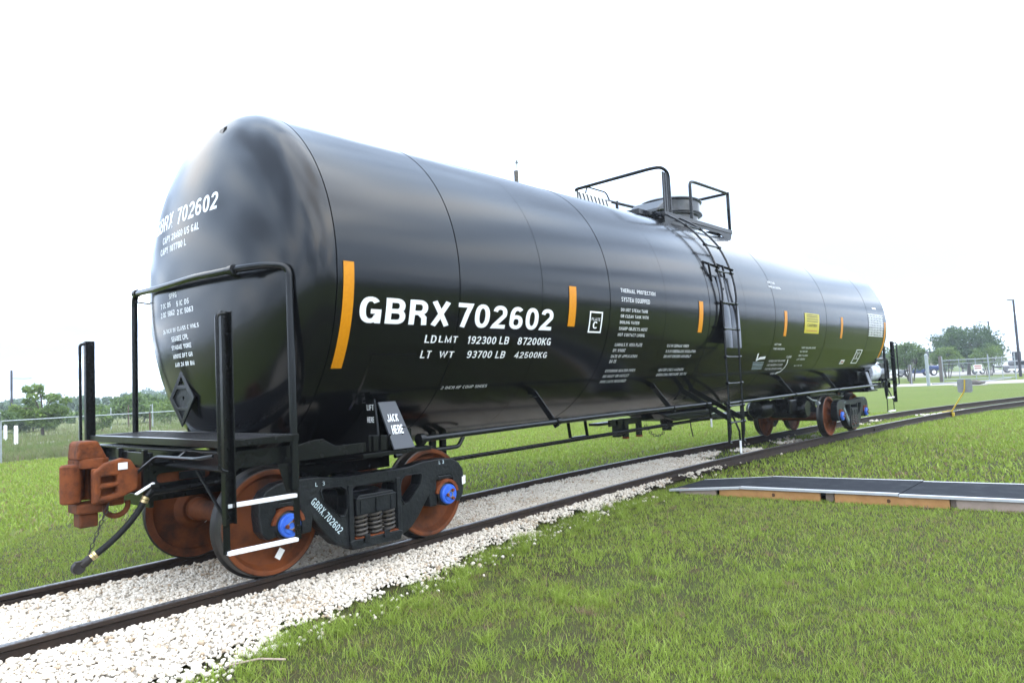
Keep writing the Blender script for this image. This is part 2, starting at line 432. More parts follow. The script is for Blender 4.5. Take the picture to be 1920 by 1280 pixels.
def text_geo(s, w):
    key = (s, w)
    if key in _tc: return _tc[key]
    V = []; F_ = []; x = 0.; k = 0
    for ch in s:
        gw, st = GLYPH[ch]
        for p in st:
            o, f = _stroke(p, w); n = len(V)
            V += [(q.x+x, q.y, k % 3) for q in o]; F_ += [tuple(i+n for i in q) for q in f]; k += 1
        x += gw+.12
    v = np.array(V); lo, hi = v.min(0), v.max(0)
    v[:, 0] = (v[:, 0]-lo[0])/(hi[0]-lo[0]); v[:, 1] = np.clip((v[:, 1]-lo[1])/(hi[1]-lo[1]), 0, 1)
    _tc[key] = (v, F_)
    return _tc[key]
def surf_text(name, s, fn, m, parent, cuts=(0, 3), bold=.015):
    """place text through fn(u,v)->point ; cuts = extra bisections along u and v so it follows curvature"""
    v, f = text_geo(s, .125+bold*2.2)
    bm = bmesh.new()
    vs = [bm.verts.new((q[0], q[1], q[2])) for q in v]
    for g in f:
        try: bm.faces.new([vs[i] for i in g])
        except ValueError: pass
    for ax, n in ((0, cuts[0]), (1, cuts[1])):
        for i in range(1, n):
            co = [0, 0, 0]; co[ax] = i/n; no = [0, 0, 0]; no[ax] = 1
            bmesh.ops.bisect_plane(bm, geom=bm.verts[:]+bm.edges[:]+bm.faces[:], plane_co=co, plane_no=no)
    for q in bm.verts:
        c = Vector(fn(q.co.x, q.co.y)); n_ = (Vector(fn(q.co.x+.01, q.co.y))-c).cross(Vector(fn(q.co.x, q.co.y+.01))-c).normalized()
        q.co = c+n_*.0006*q.co.z
    me = bpy.data.meshes.new(name); bm.to_mesh(me); bm.free()
    me.materials.append(MATS[m])
    o = bpy.data.objects.new(name, me); C.objects.link(o); o.parent = parent
    return o

# ================================================================== SETTING
GZ = -.20
TX = np.array([-60, -30, -20, -8, -3, 0, 1.8, 4, 7, 10, 13.9, 15.7, 19.3, 22.7, 26.2, 28.9, 33.5, 45, 70])
TY = np.array([-14, -3.3, -1.5, -.35, -.10, -.02, .02, .16, .30, .26, .05, -.03, -.27, -.62, -1.2, -1.8, -2.9, -6.2, -16])
_xs = np.arange(-60, 70.01, .25)
_ys = np.interp(_xs, TX, TY)
for _ in range(40): _ys[1:-1] = (_ys[:-2]+2*_ys[1:-1]+_ys[2:])/4
def track(x): return np.interp(x, _xs, _ys)

def sheet(name, poly, z, m, kind='structure', parent=None):
    b = MB(); b.add([(q[0], q[1], z) for q in poly], [tuple(range(len(poly)))])
    o = b.build(name, m, parent)
    if parent is None: o['kind'] = kind
    return o
# the lawn: one sheet to the horizon
def grid_sheet(name, x0, x1, y0, y1, z, m):
    b = MB(); b.add([(x0, y0, z), (x1, y0, z), (x1, y1, z), (x0, y1, z)], [(0, 1, 2, 3)])
    o = b.build(name, m); o['kind'] = 'structure'; return o
grid_sheet('ground', -900, 1500, -900, 1500, GZ, 'turf')
# thin turf over soil close to the track
pts = []
for i in range(64):
    t = 2*math.pi*i/64
    r = 1+.08*math.sin(5*t)+.05*math.sin(11*t+1)
    pts.append((3.5+11.5*r*math.cos(t), -2.6+8.2*r*math.sin(t)))
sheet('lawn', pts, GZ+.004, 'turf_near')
# rough field beyond the fence
fp = [(-300, 21.2)]+[(x, 21.0+.35*math.sin(x*.7)+.2*math.sin(x*1.9)) for x in np.arange(-60, 90, 1.)]+[(120, 21.2), (120, 900), (-300, 900)]
sheet('field', fp, GZ+.006, 'field')
sheet('dirt_road', [(-60, 31), (-20, 32.0), (4, 32.6), (14, 34.6), (40, 41), (60, 48), (60, 50), (40, 43), (14, 36.0), (4, 34.4), (-20, 34), (-60, 33)], GZ+.012, 'dirt_road')
sheet('driveway', [(61.5, 30), (63, 9.0), (63.6, 1.0), (66, -20), (78, -20), (75, 2.0), (72, 11), (71, 30)], GZ+.004, 'concrete')
sheet('yard', [(112, -20), (109, 11), (107, 60), (175, 60), (175, -20)], GZ+.004, 'concrete')

# ---- rails
def rail(sy, label):
    prof = [(-.07, -.168), (.07, -.168), (.07, -.158), (.012, -.135), (.009, -.05), (.034, -.036), (.036, -.008), (.026, -.002), (-.026, -.002), (-.036, -.008), (-.034, -.036), (-.009, -.05), (-.012, -.135), (-.07, -.158)]
    root = empty('rail', (0, sy*.753, -.168), label, 'rail', 'rails of the track')
    xs = np.concatenate([np.arange(-40, 60, .5)])
    b = MB(); n = len(prof); V = []; Fc = []
    for x in xs:
        c = track(x)+sy*.753
        V += [(x, c+q[0], q[1]) for q in prof]
    for i in range(len(xs)-1):
        for k in range(n): Fc.append((i*n+k, i*n+(k+1) % n, (i+1)*n+(k+1) % n, (i+1)*n+k))
    b.add(V, Fc); b.build('rail_body', 'rail_side', root, smooth=True)
    b = MB(); V = []; Fc = []
    w = [(-.030, -.0045), (-.024, 0.), (.024, 0.), (.030, -.0045)]
    for x in xs: V += [(x, track(x)+sy*.753+q[0], q[1]) for q in w]
    for i in range(len(xs)-1):
        for k in range(3): Fc.append((i*4+k, i*4+k+1, (i+1)*4+k+1, (i+1)*4+k))
    b.add(V, Fc); b.build('running_surface', 'rail_top', root, smooth=True)
    for jx in ((-1.75,) if sy > 0 else (17.3,)):
        for s2 in (-1, 1):
            b = MB(); y = track(jx)+sy*.753
            b.box((jx-.36, y+s2*.012, -.128), (jx+.36, y+s2*.034, -.055))
            jb = b.build('joint_bar', 'rail_side', root, bevel=.004)
            for k in range(4):
                b = MB(); xx = jx-.27+k*.18
                b.cyl((xx, y+s2*.034, -.09), (xx, y+s2*.056, -.09), .017, 6); b.build('joint_bolt', 'dark_iron', jb)
    reloc(root)
rail(-1, 'near rail of the track, the one closer to the wooden ramp')
rail(1, 'far rail of the track, beside the fence-side lawn')

# ---- ballast
def in_view(X, Y, margin=.04):
    dx, dy = X-CAM.x, Y-CAM.y
    f = dx*fw.x+dy*fw.y+(GZ-CAM.z)*fw.z
    s = dx*r2.x+dy*r2.y+(GZ-CAM.z)*r2.z
    return (f > 1.2) & (np.abs(s/np.maximum(f, .1)) < 960/FPX+margin)
rng = np.random.default_rng(7)
BX = np.array([-12, -6, -1.4, -.35, .45, 2.1, 3.7, 5.8, 8.0, 9.2, 12, 40])
BY = np.array([-2.2, -2.2, -2.02, -1.74, -1.70, -1.30, -1.12, -1.12, -.98, -.90, -.86, -.86])
def near_edge(x): return np.interp(x, BX, BY)
def far_edge(x): return np.interp(x, [-12, 2, 3.5, 9.5, 12, 40], [.90, .90, 1.35, 1.35, .86, .86])
def bed_z(x, yl):
    """surface of the ballast, yl is measured from the track centre"""
    z = np.where(np.abs(yl) < .72, -.085-.02*np.cos(yl*2.2), -.10)
    ed = near_edge(x); t = np.clip((-.80-yl)/np.maximum(.05, -.80-ed), 0, 1)
    z = np.where(yl < -.80, -.095-t**1.4*.09, z)
    z = np.where(yl > .80, -.12-np.clip((yl-.8)/.5, 0, 1)*.06, z)
    return z
def ballast_density(x, yl):
    e = near_edge(x)+.46*(fbm(x*1.7, yl*1.7, 3)-.5)+.10*(vnoise(x*9, yl*9, 9)-.5)
    f = far_edge(x)+.16*(fbm(x*2.3, yl*2.3, 5)-.5)
    d = np.clip((yl-e)/.14, 0, 1)*np.clip((f-yl)/.08, 0, 1)
    inner = np.abs(yl) < .72
    patch = fbm(x*1.1+9, yl*2.0, 21)
    fade = np.interp(x, [-20, 4.2, 8.4, 10, 15, 26, 40], [1.2, 1.2, .95, .50, .33, .28, .2])
    thin = np.clip((patch-(1-fade))*7, 0, 1)
    thin = np.where(inner, thin, np.where(x > 4.0, np.clip((patch-(1-fade*.80))*7, 0, 1), thin))
    thin = np.where((yl > .8) & (x > 3), np.clip((patch-.5)*6, 0, 1), thin)
    return d*thin
bx = np.arange(-6, 9.01, .1); NBY = 40
V = []; Fq = []
for x in bx:
    e = near_edge(x)+.26; f = .90
    for k in range(NBY+1):
        yl = e+(f-e)*k/NBY
        V.append((x, track(x)+yl, float(bed_z(x, yl))-.014+.008*math.sin(x*13+yl*17)))
for i in range(len(bx)-1):
    for k in range(NBY): a = i*(NBY+1)+k; Fq.append((a, a+NBY+1, a+NBY+2, a+1))
o = bigmesh('ballast_bed', np.array(V), np.array(Fq), 'ballast_bed', smooth=True); o['kind'] = 'structure'

def ico(sub):
    bm = bmesh.new(); bmesh.ops.create_icosphere(bm, subdivisions=sub, radius=1)
    v = np.array([q.co[:] for q in bm.verts]); f = np.array([[q.index for q in g.verts] for g in bm.faces]); bm.free(); return v, f
def stones(name, X, Y, Z, rad, sub, label):
    v, f = ico(sub); n = len(X)
    va = []
    for k in range(14):
        q = v.copy()
        for _ in range(5):                       # knock flats off a pebble
            d = rng.normal(size=3); d /= np.linalg.norm(d); h = rng.uniform(.55, .85)
            pr = q@d; q -= np.outer(np.maximum(0, pr-h), d)
        q *= rng.uniform(.72, 1.2, 3); q[:, 2] *= .8
        va.append(q)
    va = np.array(va); idx = rng.integers(0, 14, n)
    P = va[idx]*rad[:, None, None]
    ang = rng.uniform(0, 2*np.pi, n); c, s_ = np.cos(ang), np.sin(ang)
    px = P[..., 0]*c[:, None]-P[..., 1]*s_[:, None]; py = P[..., 0]*s_[:, None]+P[..., 1]*c[:, None]
    til = rng.normal(0, .5, n); ct, st = np.cos(til), np.sin(til)
    pz = P[..., 2]*ct[:, None]+px*st[:, None]; px = px*ct[:, None]-P[..., 2]*st[:, None]
    VV = np.stack([px+X[:, None], py+Y[:, None], pz+Z[:, None]], -1).reshape(-1, 3)
    FF = (f[None]+(np.arange(n)*len(v))[:, None, None]).reshape(-1, 3)
    tone = np.clip(rng.normal(.58, .22, n)+.0, 0, 1); tone[rng.random(n) < .035] = .03
    tone = np.clip(tone-.25*(fbm(X*1.3, Y*1.3, 40) > .62), 0, 1)
    o = bigmesh(name, VV, FF, 'stone', np.repeat(tone, len(v)), smooth=(sub > 1))
    tag(o, label, 'gravel', kind='stuff'); return o
def scatter(x0, x1, y0, y1, per):
    n = int((x1-x0)*(y1-y0)*per); X = rng.uniform(x0, x1, n); yl = rng.uniform(y0, y1, n)
    keep = rng.random(n) < ballast_density(X, yl)
    rl = np.abs(np.abs(yl)-.753) < .052                        # not on the rails
    keep &= ~rl
    return X[keep], yl[keep]
for xa, xb, ya, yb, per, r0, r1, sub, lb in ((-3.4, -.7, -2.4, 1.1, 1950, .0105, .0215, 2, 'white limestone ballast heaped along the rails at the coupler end'), (-.7, 3.4, -2.2, 1.1, 2200, .0105, .021, 1, 'white limestone ballast beside the near wheels'), (3.4, 9.6, -1.7, 1.6, 1350, .013, .026, 1, 'white limestone ballast under the middle of the tank car')):
    X, yl = scatter(xa, xb, ya, yb, per)
    k = in_view(X, track(X)+yl, .10); X, yl = X[k], yl[k]
    rad = rng.uniform(r0, r1, len(X))*np.where(rng.random(len(X)) < .07, 1.4, 1)
    stones('gravel', X, track(X)+yl, bed_z(X, yl)+rng.uniform(-.012, .008, len(X)), rad, sub, lb)
X, yl = scatter(9.6, 40, -1.3, 1.1, 330)
rad = rng.uniform(.02, .042, len(X))
stones('sparse_gravel', X, track(X)+yl, np.where(np.abs(yl) < .72, -.13, -.15)+rng.uniform(-.01, .01, len(X)), rad, 1, 'thin patches of pale gravel in the grass along the far track')
# stray stones thrown into the grass
n = 260; X = rng.uniform(-2.2, 6, n); yl = near_edge(X)-np.abs(rng.normal(0, .15, n))
n2 = 30; X2 = rng.uniform(-2.0, 6, n2); yl2 = .98+np.abs(rng.normal(0, .18, n2))
X = np.concatenate([X, X2]); yl = np.concatenate([yl, yl2])
stones('stray_gravel', X, track(X)+yl, np.full(len(X), GZ+.015), rng.uniform(.010, .024, len(X)), 2, 'stray white stones scattered in the grass beside the ballast')

# ---- grass
RAMP = (6.2, 8.1, -9.5, -1.0)
def blades(name, X, Y, Z, h, w, m, label, lean=.35, tone=None):
    n = len(X)
    a = rng.uniform(0, 2*np.pi, n); lx = rng.normal(0, lean, n)*h; ly = rng.normal(0, lean, n)*h
    ax, ay = np.cos(a)*w/2, np.sin(a)*w/2
    P = np.empty((n, 5, 3))
    P[:, 0] = np.stack([X-ax, Y-ay, Z], -1); P[:, 1] = np.stack([X+ax, Y+ay, Z], -1)
    P[:, 2] = np.stack([X-ax*.8+lx*.35, Y-ay*.8+ly*.35, Z+h*.6], -1); P[:, 3] = np.stack([X+ax*.8+lx*.35, Y+ay*.8+ly*.35, Z+h*.6], -1)
    P[:, 4] = np.stack([X+lx, Y+ly, Z+h], -1)
    f = np.array([[0, 1, 3], [0, 3, 2], [2, 3, 4]])
    FF = (f[None]+(np.arange(n)*5)[:, None, None]).reshape(-1, 3)
    if tone is None: tone = rng.random(n)
    o = bigmesh(name, P.reshape(-1, 3), FF, m, np.repeat(np.clip(tone, 0, 1), 5))
    return tag(o, label, 'grass', kind='stuff')
def lawn_field(x0, x1, y0, y1, n, rmin, rmax):
    X = rng.uniform(x0, x1, n); Y = rng.uniform(y0, y1, n)
    d = np.hypot(X-CAM.x, Y-CAM.y); k = (d >= rmin) & (d < rmax) & in_view(X, Y)
    X, Y = X[k], Y[k]; yl = Y-track(X)
    k = rng.random(len(X)) > ballast_density(X, yl)*3
    k &= ~((yl > near_edge(X)+.12) & (yl < .86) & (X < 8))
    k &= ~((np.abs(yl) < .82) & (rng.random(len(X)) < np.interp(X, [8, 12, 30], [.75, .45, .2])))
    k &= ~(np.abs(np.abs(yl)-.753) < .075)
    k &= ~((X > 6.45+(-1.06-Y)*.10) & (X < 7.50+(-1.06-Y)*.135) & (Y < -1.2))
    bare = fbm(X*1.5, Y*1.5, 77); near = np.clip((10-np.hypot(X-CAM.x, Y-CAM.y))/4, 0, 1)
    soil = np.clip((bare-.47)*8, 0, 1)*np.clip(1.3-np.hypot((X-1.0)/3.0, (Y+3.1)/1.7), 0, 1)
    k &= rng.random(len(X)) > soil*.74
    ed = near_edge(X)-(Y-track(X))
    k &= ~((ed > -.1) & (ed < .42*fbm(X*2, Y*2, 51)+.05) & (X < 5) & (rng.random(len(X)) < .82))
    k &= rng.random(len(X)) < .42+1.0*np.clip(vnoise(X*13, Y*13, 61)*1.5-.25, 0, 1)
    return X[k], Y[k]
def tone_of(X, Y):
    return .52+.45*(fbm(X*.9, Y*.9, 31)-.5)+.35*(fbm(X*4, Y*4, 33)-.5)-.75*(vnoise(X*6, Y*6, 35) > .915)+rng.normal(0, .24, len(X))
X, Y = lawn_field(-2.5, 6.5, -6, 8, 760000, 1.5, 6.6)
blades('lawn_grass', X, Y, np.full(len(X), GZ), rng.uniform(.022, .052, len(X))*(.75+.5*vnoise(X*13, Y*13, 61)), rng.uniform(.0028, .0052, len(X)), 'blade', 'short green lawn grass in the right foreground', .5, tone_of(X, Y))
X, Y = lawn_field(-2, 14, -6, 14, 820000, 6.6, 12)
blades('lawn_grass', X, Y, np.full(len(X), GZ), rng.uniform(.024, .05, len(X)), rng.uniform(.0048, .0082, len(X)), 'blade', 'short green lawn grass on both sides of the tank car', .5, tone_of(X, Y))
X, Y = lawn_field(-2, 40, -8, 21, 460000, 12, 30)
blades('lawn_grass', X, Y, np.full(len(X), GZ), rng.uniform(.04, .08, len(X)), rng.uniform(.014, .028, len(X)), 'blade', 'mown green lawn beyond the track', .5, tone_of(X, Y))
# longer clumps of grass along the ballast edge and in the bare spots
cx = rng.uniform(-1.6, 6, 190); cy = track(cx)+near_edge(cx)-np.abs(rng.normal(0, .28, 190))
cx = np.concatenate([cx, rng.uniform(-.5, 4.5, 90)]); cy = np.concatenate([cy, rng.uniform(-4.6, -2, 90)])
cx = np.concatenate([cx, rng.uniform(-.5, 9, 60)]); cy = np.concatenate([cy, 1.15+np.abs(rng.normal(0, .1, 60))])
X = np.repeat(cx, 34)+rng.normal(0, .035, len(cx)*34); Y = np.repeat(cy, 34)+rng.normal(0, .035, len(cy)*34)
k = (near_edge(X) > Y-track(X)-.1) | (Y-track(X) > .9); X, Y = X[k], Y[k]
blades('grass_tufts', X, Y, np.full(len(X), GZ), rng.uniform(.05, .12, len(X)), rng.uniform(.003, .006, len(X)), 'blade', 'longer tufts of grass at the edge of the white gravel', .75, .65+rng.normal(0, .2, len(X)))
# tall grass in the field behind the fence
n = 90000
X = rng.uniform(-6, 45, n); Y = 20.9+rng.gamma(1.4, 6.5, n); k = in_view(X, Y) & (Y < 75)
k &= ~((Y > np.interp(X, [-60, 4, 14, 40], [31, 32.6, 34.6, 41])-.1) & (Y < np.interp(X, [-60, 4, 14, 40], [33, 34.4, 36, 43])+.1))
X, Y = X[k], Y[k]
blades('field_grass', X, Y, np.full(len(X), GZ), rng.uniform(.25, .75, len(X))*np.clip(fbm(X*.3, Y*.3, 8)*1.7, .3, 1.3)*np.interp(Y, [20, 23, 25, 45, 75], [.85, .8, .38, .5, .9]), rng.uniform(.02, .05, len(X)), 'blade_tall', 'tall rough grass in the field behind the wire fence', .3, fbm(X*.25, Y*.25, 12)+rng.normal(0, .2, len(X)))
# a dead stalk lying at the gravel edge
b = MB(); b.tube([(-.98, -2.0, -.165), (-.82, -2.1, -.15), (-.70, -2.22, -.165)], .007, 6); tag(b.build('dead_stalk', 'lumber_grey'), 'dry tan stalk lying where the white gravel meets the grass', 'stalk')

# ================================================================== TANK CAR
TR, TH = 1.6516, 2.5826
X0, X1, HD, HK = .173, 15.92, .49, 2.25
car = empty('tank_car', (7.9, 0, 0), 'long glossy black railway tank car with white lettering standing on the track', 'tank car')
def cylp(x, deg, off=0.):
    a = R_(deg); return Vector((x, -(TR+off)*math.cos(a), TH+(TR+off)*math.sin(a)))
def headx(y, z):
    q = math.sqrt(y*y+(z-TH)**2)/TR; return X0-HD*max(0, 1-q**HK)**(1/HK)
# jacket sheets with caulked gaps between them
seams = [X0, 1.546, 2.778, 4.06, 5.384, 6.66, 7.90, 9.11, 10.317, 11.69, 13.078, 14.48, X1]
b = MB(); b.lathe([(X0+.02, TR-.02), (X1-.02, TR-.02)], (0, 0, TH), 'x', 128); b.build('tank_core', 'decal_dark', car, smooth=True)
for i in range(len(seams)-1):
    a, c = seams[i]+.005, seams[i+1]-.005
    off = .0025 if i % 2 else 0
    b = MB(); b.lathe([(a, TR-.014), (a, TR+off), (c, TR+off), (c, TR-.014)], (0, 0, TH), 'x', 192)
    b.build('jacket_panel', 'tank_paint', car, smooth=True)
def head(x, sgn):
    pr = [(x+sgn*.004, TR-.012)]
    for k in range(0, 31):
        t = R_(90*k/30); pr.append((x+sgn*HD*math.sin(t)**(2/HK), max(TR*math.cos(t)**(2/HK), .0005)))
    bb = MB(); bb.lathe(pr, (0, 0, TH), 'x', 192); return bb.build('tank_head', 'tank_paint', car, smooth=True)
head(X0-.006, -1); head(X1+.006, 1)

# lettering on the side: (text, x0, x1, top angle, bottom angle)
TXT = [('GBRX', 0.405, 1.428, -8.58, -16.9), ('702602', 1.532, 2.972, -8.74, -16.95), ('LD', 1.169, 1.309, -19.8, -22.43), ('LMT', 1.341, 1.579, -19.68, -22.36),
 ('192300', 1.717, 2.119, -19.77, -22.52), ('LB', 2.173, 2.312, -19.66, -22.5), ('87200KG', 2.453, 3.002, -19.72, -22.64), ('LT', 1.162, 1.287, -25.0, -27.67),
 ('WT', 1.388, 1.578, -24.97, -27.71), ('93700', 1.759, 2.109, -25.02, -27.77), ('LB', 2.171, 2.31, -25.07, -27.85), ('42500KG', 2.456, 2.999, -25.09, -27.89),
 ('2 INCH HF COMP SHOES', 1.581, 2.226, -38.7, -40.16), ('PLATE', 3.689, 3.865, -10.73, -12.12), ('C', 3.728, 3.814, -12.42, -15.31),
 ('THERMAL PROTECTION', 4.29, 5.112, 2.73, 0.75), ('SYSTEM EQUIPPED', 4.299, 4.962, -1.04, -3.2), ('DO NOT STEAM TANK', 4.291, 4.914, -5.84, -7.43),
 ('OR CLEAN TANK WITH', 4.293, 4.935, -8.55, -10.1), ('BOILING WATER', 4.289, 4.727, -11.24, -12.74), ('SHARP OBJECTS MUST', 4.288, 4.946, -13.93, -15.49),
 ('NOT CONTACT LINING', 4.287, 4.9, -16.65, -18.23), ('LINING:', 4.275, 4.461, -21.2, -22.69), ('S.W. NOVA PLATE', 4.472, 4.9, -21.03, -22.77), ('BY:', 4.27, 4.352, -23.84, -25.23),
 ('WWHT', 4.375, 4.545, -23.73, -25.5), ('DATE OF APPLICATION:', 4.27, 4.878, -26.53, -28.05), ('04-15', 4.277, 4.421, -28.81, -30.62), ('EXTERIOR HEATER PIPES', 4.284, 4.969, -33.75, -35.31),
 ('NO INLET OR OUTLET', 4.292, 4.879, -36.55, -38.19), ('PIPE CAPS REQUIRED', 4.302, 4.886, -39.46, -41.14), ('0.5 IN CERAMIC FIBER', 5.55, 6.15, -21.23, -22.83),
 ('3.5 IN FIBERGLASS INSULATION', 5.556, 6.407, -24.0, -25.64), ('DO NOT EXCEED 450 DEG.F', 5.557, 6.319, -26.68, -28.26), ('HEATER COILS MAXIMUM', 5.579, 6.282, -34.03, -35.78),
 ('OPERATING PRESSURE 100 PSI', 5.598, 6.447, -36.86, -38.69), ('VENT TANK', 9.211, 9.506, -19.37, -20.76), ('WHEN UNLOADING', 9.222, 9.729, -22.17, -23.59),
 ('HANDLE MUST BE LOCKED', 9.251, 9.983, -30.26, -31.74), ('AND CHAINED IN CLOSED', 9.26, 9.955, -33.08, -34.75), ('POSITION BEFORE LOADING', 9.281, 10.036, -36.07, -37.61),
 ('CLOSED', 9.961, 10.204, -27.45, -29.07), ('OPEN', 9.673, 9.862, -40.0, -41.54), ('TANKT. HILLIARD AVENUE', 10.533, 11.279, -21.17, -22.62), ('SA 140A-02', 10.531, 10.912, -23.85, -25.2),
 ('BUILT 12-2014', 10.544, 11.008, -26.64, -28.16), ('LOT 100000', 10.54, 10.934, -29.43, -30.86), ('BLT 04-15', 10.577, 10.965, -34.49, -35.44), ('VENT TANK', 9.041, 9.353, 19.05, 17.44),
 ('WHEN UNLOADING', 9.022, 9.54, 16.02, 14.47)]
for s, x0, x1, t1, t0 in TXT:
    big = t1-t0 > 4
    ital = 0. if t1 > -20 else .0
    surf_text('lettering', s, lambda u, v, x0=x0, x1=x1, t0=t0, t1=t1: cylp(x0+(x1-x0)*u, t0+(t1-t0)*v, .006), 'letter_white', car, cuts=(0, 9 if big else 3), bold=.022 if big else (.010 if t1-t0 > 2.5 else -.008))
def tankpatch(name, x0, x1, t0, t1, m, off=.006, n=14, parent=None, thick=0.):
    """thin sheet lying on the jacket"""
    v = []; f = []
    for i in range(n+1):
        t = t0+(t1-t0)*i/n; v += [cylp(x0, t, off), cylp(x1, t, off)]
    for i in range(n): f.append((2*i, 2*i+1, 2*i+3, 2*i+2))
    bb = MB(); bb.add(v, f)
    if thick:
        m0 = len(v); v2 = []
        for i in range(n+1):
            t = t0+(t1-t0)*i/n; v2 += [cylp(x0-thick, t, 0.), cylp(x1+thick, t, 0.)]
        v2 += [cylp(x0-thick, t0-.3, 0), cylp(x1+thick, t0-.3, 0), cylp(x0-thick, t1+.3, 0), cylp(x1+thick, t1+.3, 0)]
        bb.add(v2, []); k = m0
        for i in range(n):
            bb.f.append((2*i, 2*i+2, k+2*i+2, k+2*i)); bb.f.append((2*i+1, k+2*i+1, k+2*i+3, 2*i+3))
        e = k+2*(n+1)
        bb.f.append((0, k, k+1, 1)); bb.f.append((2*n, 2*n+1, k+2*n+1, k+2*n))
    return bb.build(name, m, parent or car, smooth=True)
for x, t0, t1, w in ((.283, -30.8, .8, .105), (3.308, -14.9, .95, .13), (6.38, -14.9, .8, .12), (9.57, -14.8, .85, .12), (12.62, -14.5, .9, .12), (15.80, -30, .8, .11)):
    tankpatch('reflective_stripe', x-w/2, x+w/2, t0, t1, 'reflective_orange', n=24)
# PLATE C frame
for (a, c, t0, t1) in ((3.645, 3.907, -8.9, -8.25), (3.645, 3.907, -17.1, -16.45), (3.645, 3.668, -16.45, -8.9), (3.884, 3.907, -16.45, -8.9)): tankpatch('plate_frame', a, c, t0, t1, 'letter_white')
# small framed stencil near the far end
for (a, c, t0, t1) in ((13.91, 14.33, -23.3, -22.7), (13.91, 14.33, -34.7, -34.0), (13.91, 13.95, -34, -23.3), (14.29, 14.33, -34, -23.3), (13.95, 14.29, -30.6, -30.1)): tankpatch('stencil_frame', a, c, t0, t1, 'letter_white')
surf_text('lettering', 'PLATE', lambda u, v: cylp(14.0+.2*u, -26.5+2*v, .006), 'letter_white', car, (0, 2))
surf_text('lettering', 'C', lambda u, v: cylp(14.06+.1*u, -29.6+2.4*v, .006), 'letter_white', car, (0, 2))
lab = tankpatch('yellow_label', 10.486, 11.256, -12.1, 1.05, 'decal_yellow')
surf_text('label_print', 'CAUTION', lambda u, v: cylp(10.62+.5*u, -7.9+2.4*v, .010), 'decal_dark', car, (0, 2))
for i, t in enumerate((-10.6, -4.4, -2.9, -1.4, -.2)): tankpatch('label_line', 10.58, 11.16, t, t+.45, 'decal_dark' if i else 'decal_red', off=.010, n=2)
tankpatch('red_white_label', 13.14, 13.40, -34.9, -31.2, 'decal_white'); tankpatch('label_line', 13.19, 13.35, -33.6, -32.5, 'decal_red', off=.010, n=2)
# inspection table, a stencilled grid
for i in range(10):
    t = 6.4-i*1.95; tankpatch('table_rule', 14.50, 15.66, t-.38, t, 'letter_white', n=2)
for i in range(9):
    t = 6.4-i*1.95
    for k in range(5):
        xa = 14.54+k*.225
        surf_text('table_print', ('TANK', '15', '2025', 'GBRX', '04')[(i+k) % 5], lambda u, v, xa=xa, t=t: cylp(xa+.16*u, t-1.65+1.0*v, .006), 'letter_white', car, (0, 2))
tankpatch('label_line', 14.95, 15.25, 11.0, 12.2, 'letter_white', n=2)
# curved open/closed arrow and tick mark
def strip(name, pts, w, m):
    bb = MB(); v = []
    for i, (x, t) in enumerate(pts):
        a = pts[max(i-1, 0)]; c = pts[min(i+1, len(pts)-1)]
        dx, dtm = c[0]-a[0], (c[1]-a[1])*TR*math.pi/180; l = math.hypot(dx, dtm) or 1
        nx, ny = -dtm/l*w/2, dx/l*w/2*180/math.pi/TR
        v += [cylp(x-nx, t-ny, .006), cylp(x+nx, t+ny, .006)]
    bb.add(v, [(2*i, 2*i+1, 2*i+3, 2*i+2) for i in range(len(pts)-1)]); return bb.build(name, m, car)
strip('arrow_mark', [(10.09, -30.2), (10.15, -33), (10.15, -36), (10.08, -39.2), (9.9, -40.9)], .03, 'letter_white')
strip('arrow_mark', [(9.9, -40.9), (9.95, -39.6)], .03, 'letter_white')
strip('tick_mark', [(8.66, -26.0), (8.70, -30.3), (8.80, -29.1), (9.02, -28.7)], .05, 'letter_white')
for i in range(6): tankpatch('fine_print', 8.60+.02*i, 9.06+.01*i, -32.0-i*.95, -31.7-i*.95, 'stencil_white', n=2)
# bearing pad on the jacket above the bolster
tankpatch('bolster_pad', .61, 1.10, -47, -26.2, 'tank_paint', off=.014, n=20, thick=.014)

# lettering on the end
def quadmap(q):
    a, b_, c, d = [Vector(x) for x in q]
    def fn(u, v):
        p2 = (a*(1-u)+b_*u)*(1-v)+(d*(1-u)+c*u)*v
        n = Vector((-1, p2.x/TR*.3, (p2.y-TH)/TR*.3)).normalized()
        return Vector((headx(p2.x, p2.y), p2.x, p2.y))+n*.006
    return fn
HT = [('GBRX 702602', .95, -.52, 3.19, 3.36), ('CAPY 28460 US GAL', .65, -.22, 3.06, 3.14), ('CAPY 107700 L', .70, .03, 2.955, 3.03), ('SPRG', .44, .25, 2.50, 2.55),
 ('7 OC D5', .69, .40, 2.425, 2.475), ('5 IC D5', .26, -.02, 2.41, 2.46), ('2 OC 5062', .70, .31, 2.34, 2.39), ('2 IC 5063', .255, -.10, 2.33, 2.38), ('36 INCH 1W CLASS C WHLS', .66, -.19, 2.175, 2.225),
 ('SE60EE CPL', .44, .04, 2.09, 2.138), ('SY40AE YOKE', .455, -.01, 2.01, 2.06), ('M901E DFT GR', .44, -.015, 1.925, 1.975), ('AAR 24 BR BM', .42, -.03, 1.845, 1.895)]
for s, ya, yb, za, zb in HT:
    surf_text('lettering', s, quadmap([(ya, za), (yb, za), (yb, zb), (ya, zb)]), 'letter_white', car, (6, 2), bold=.018)

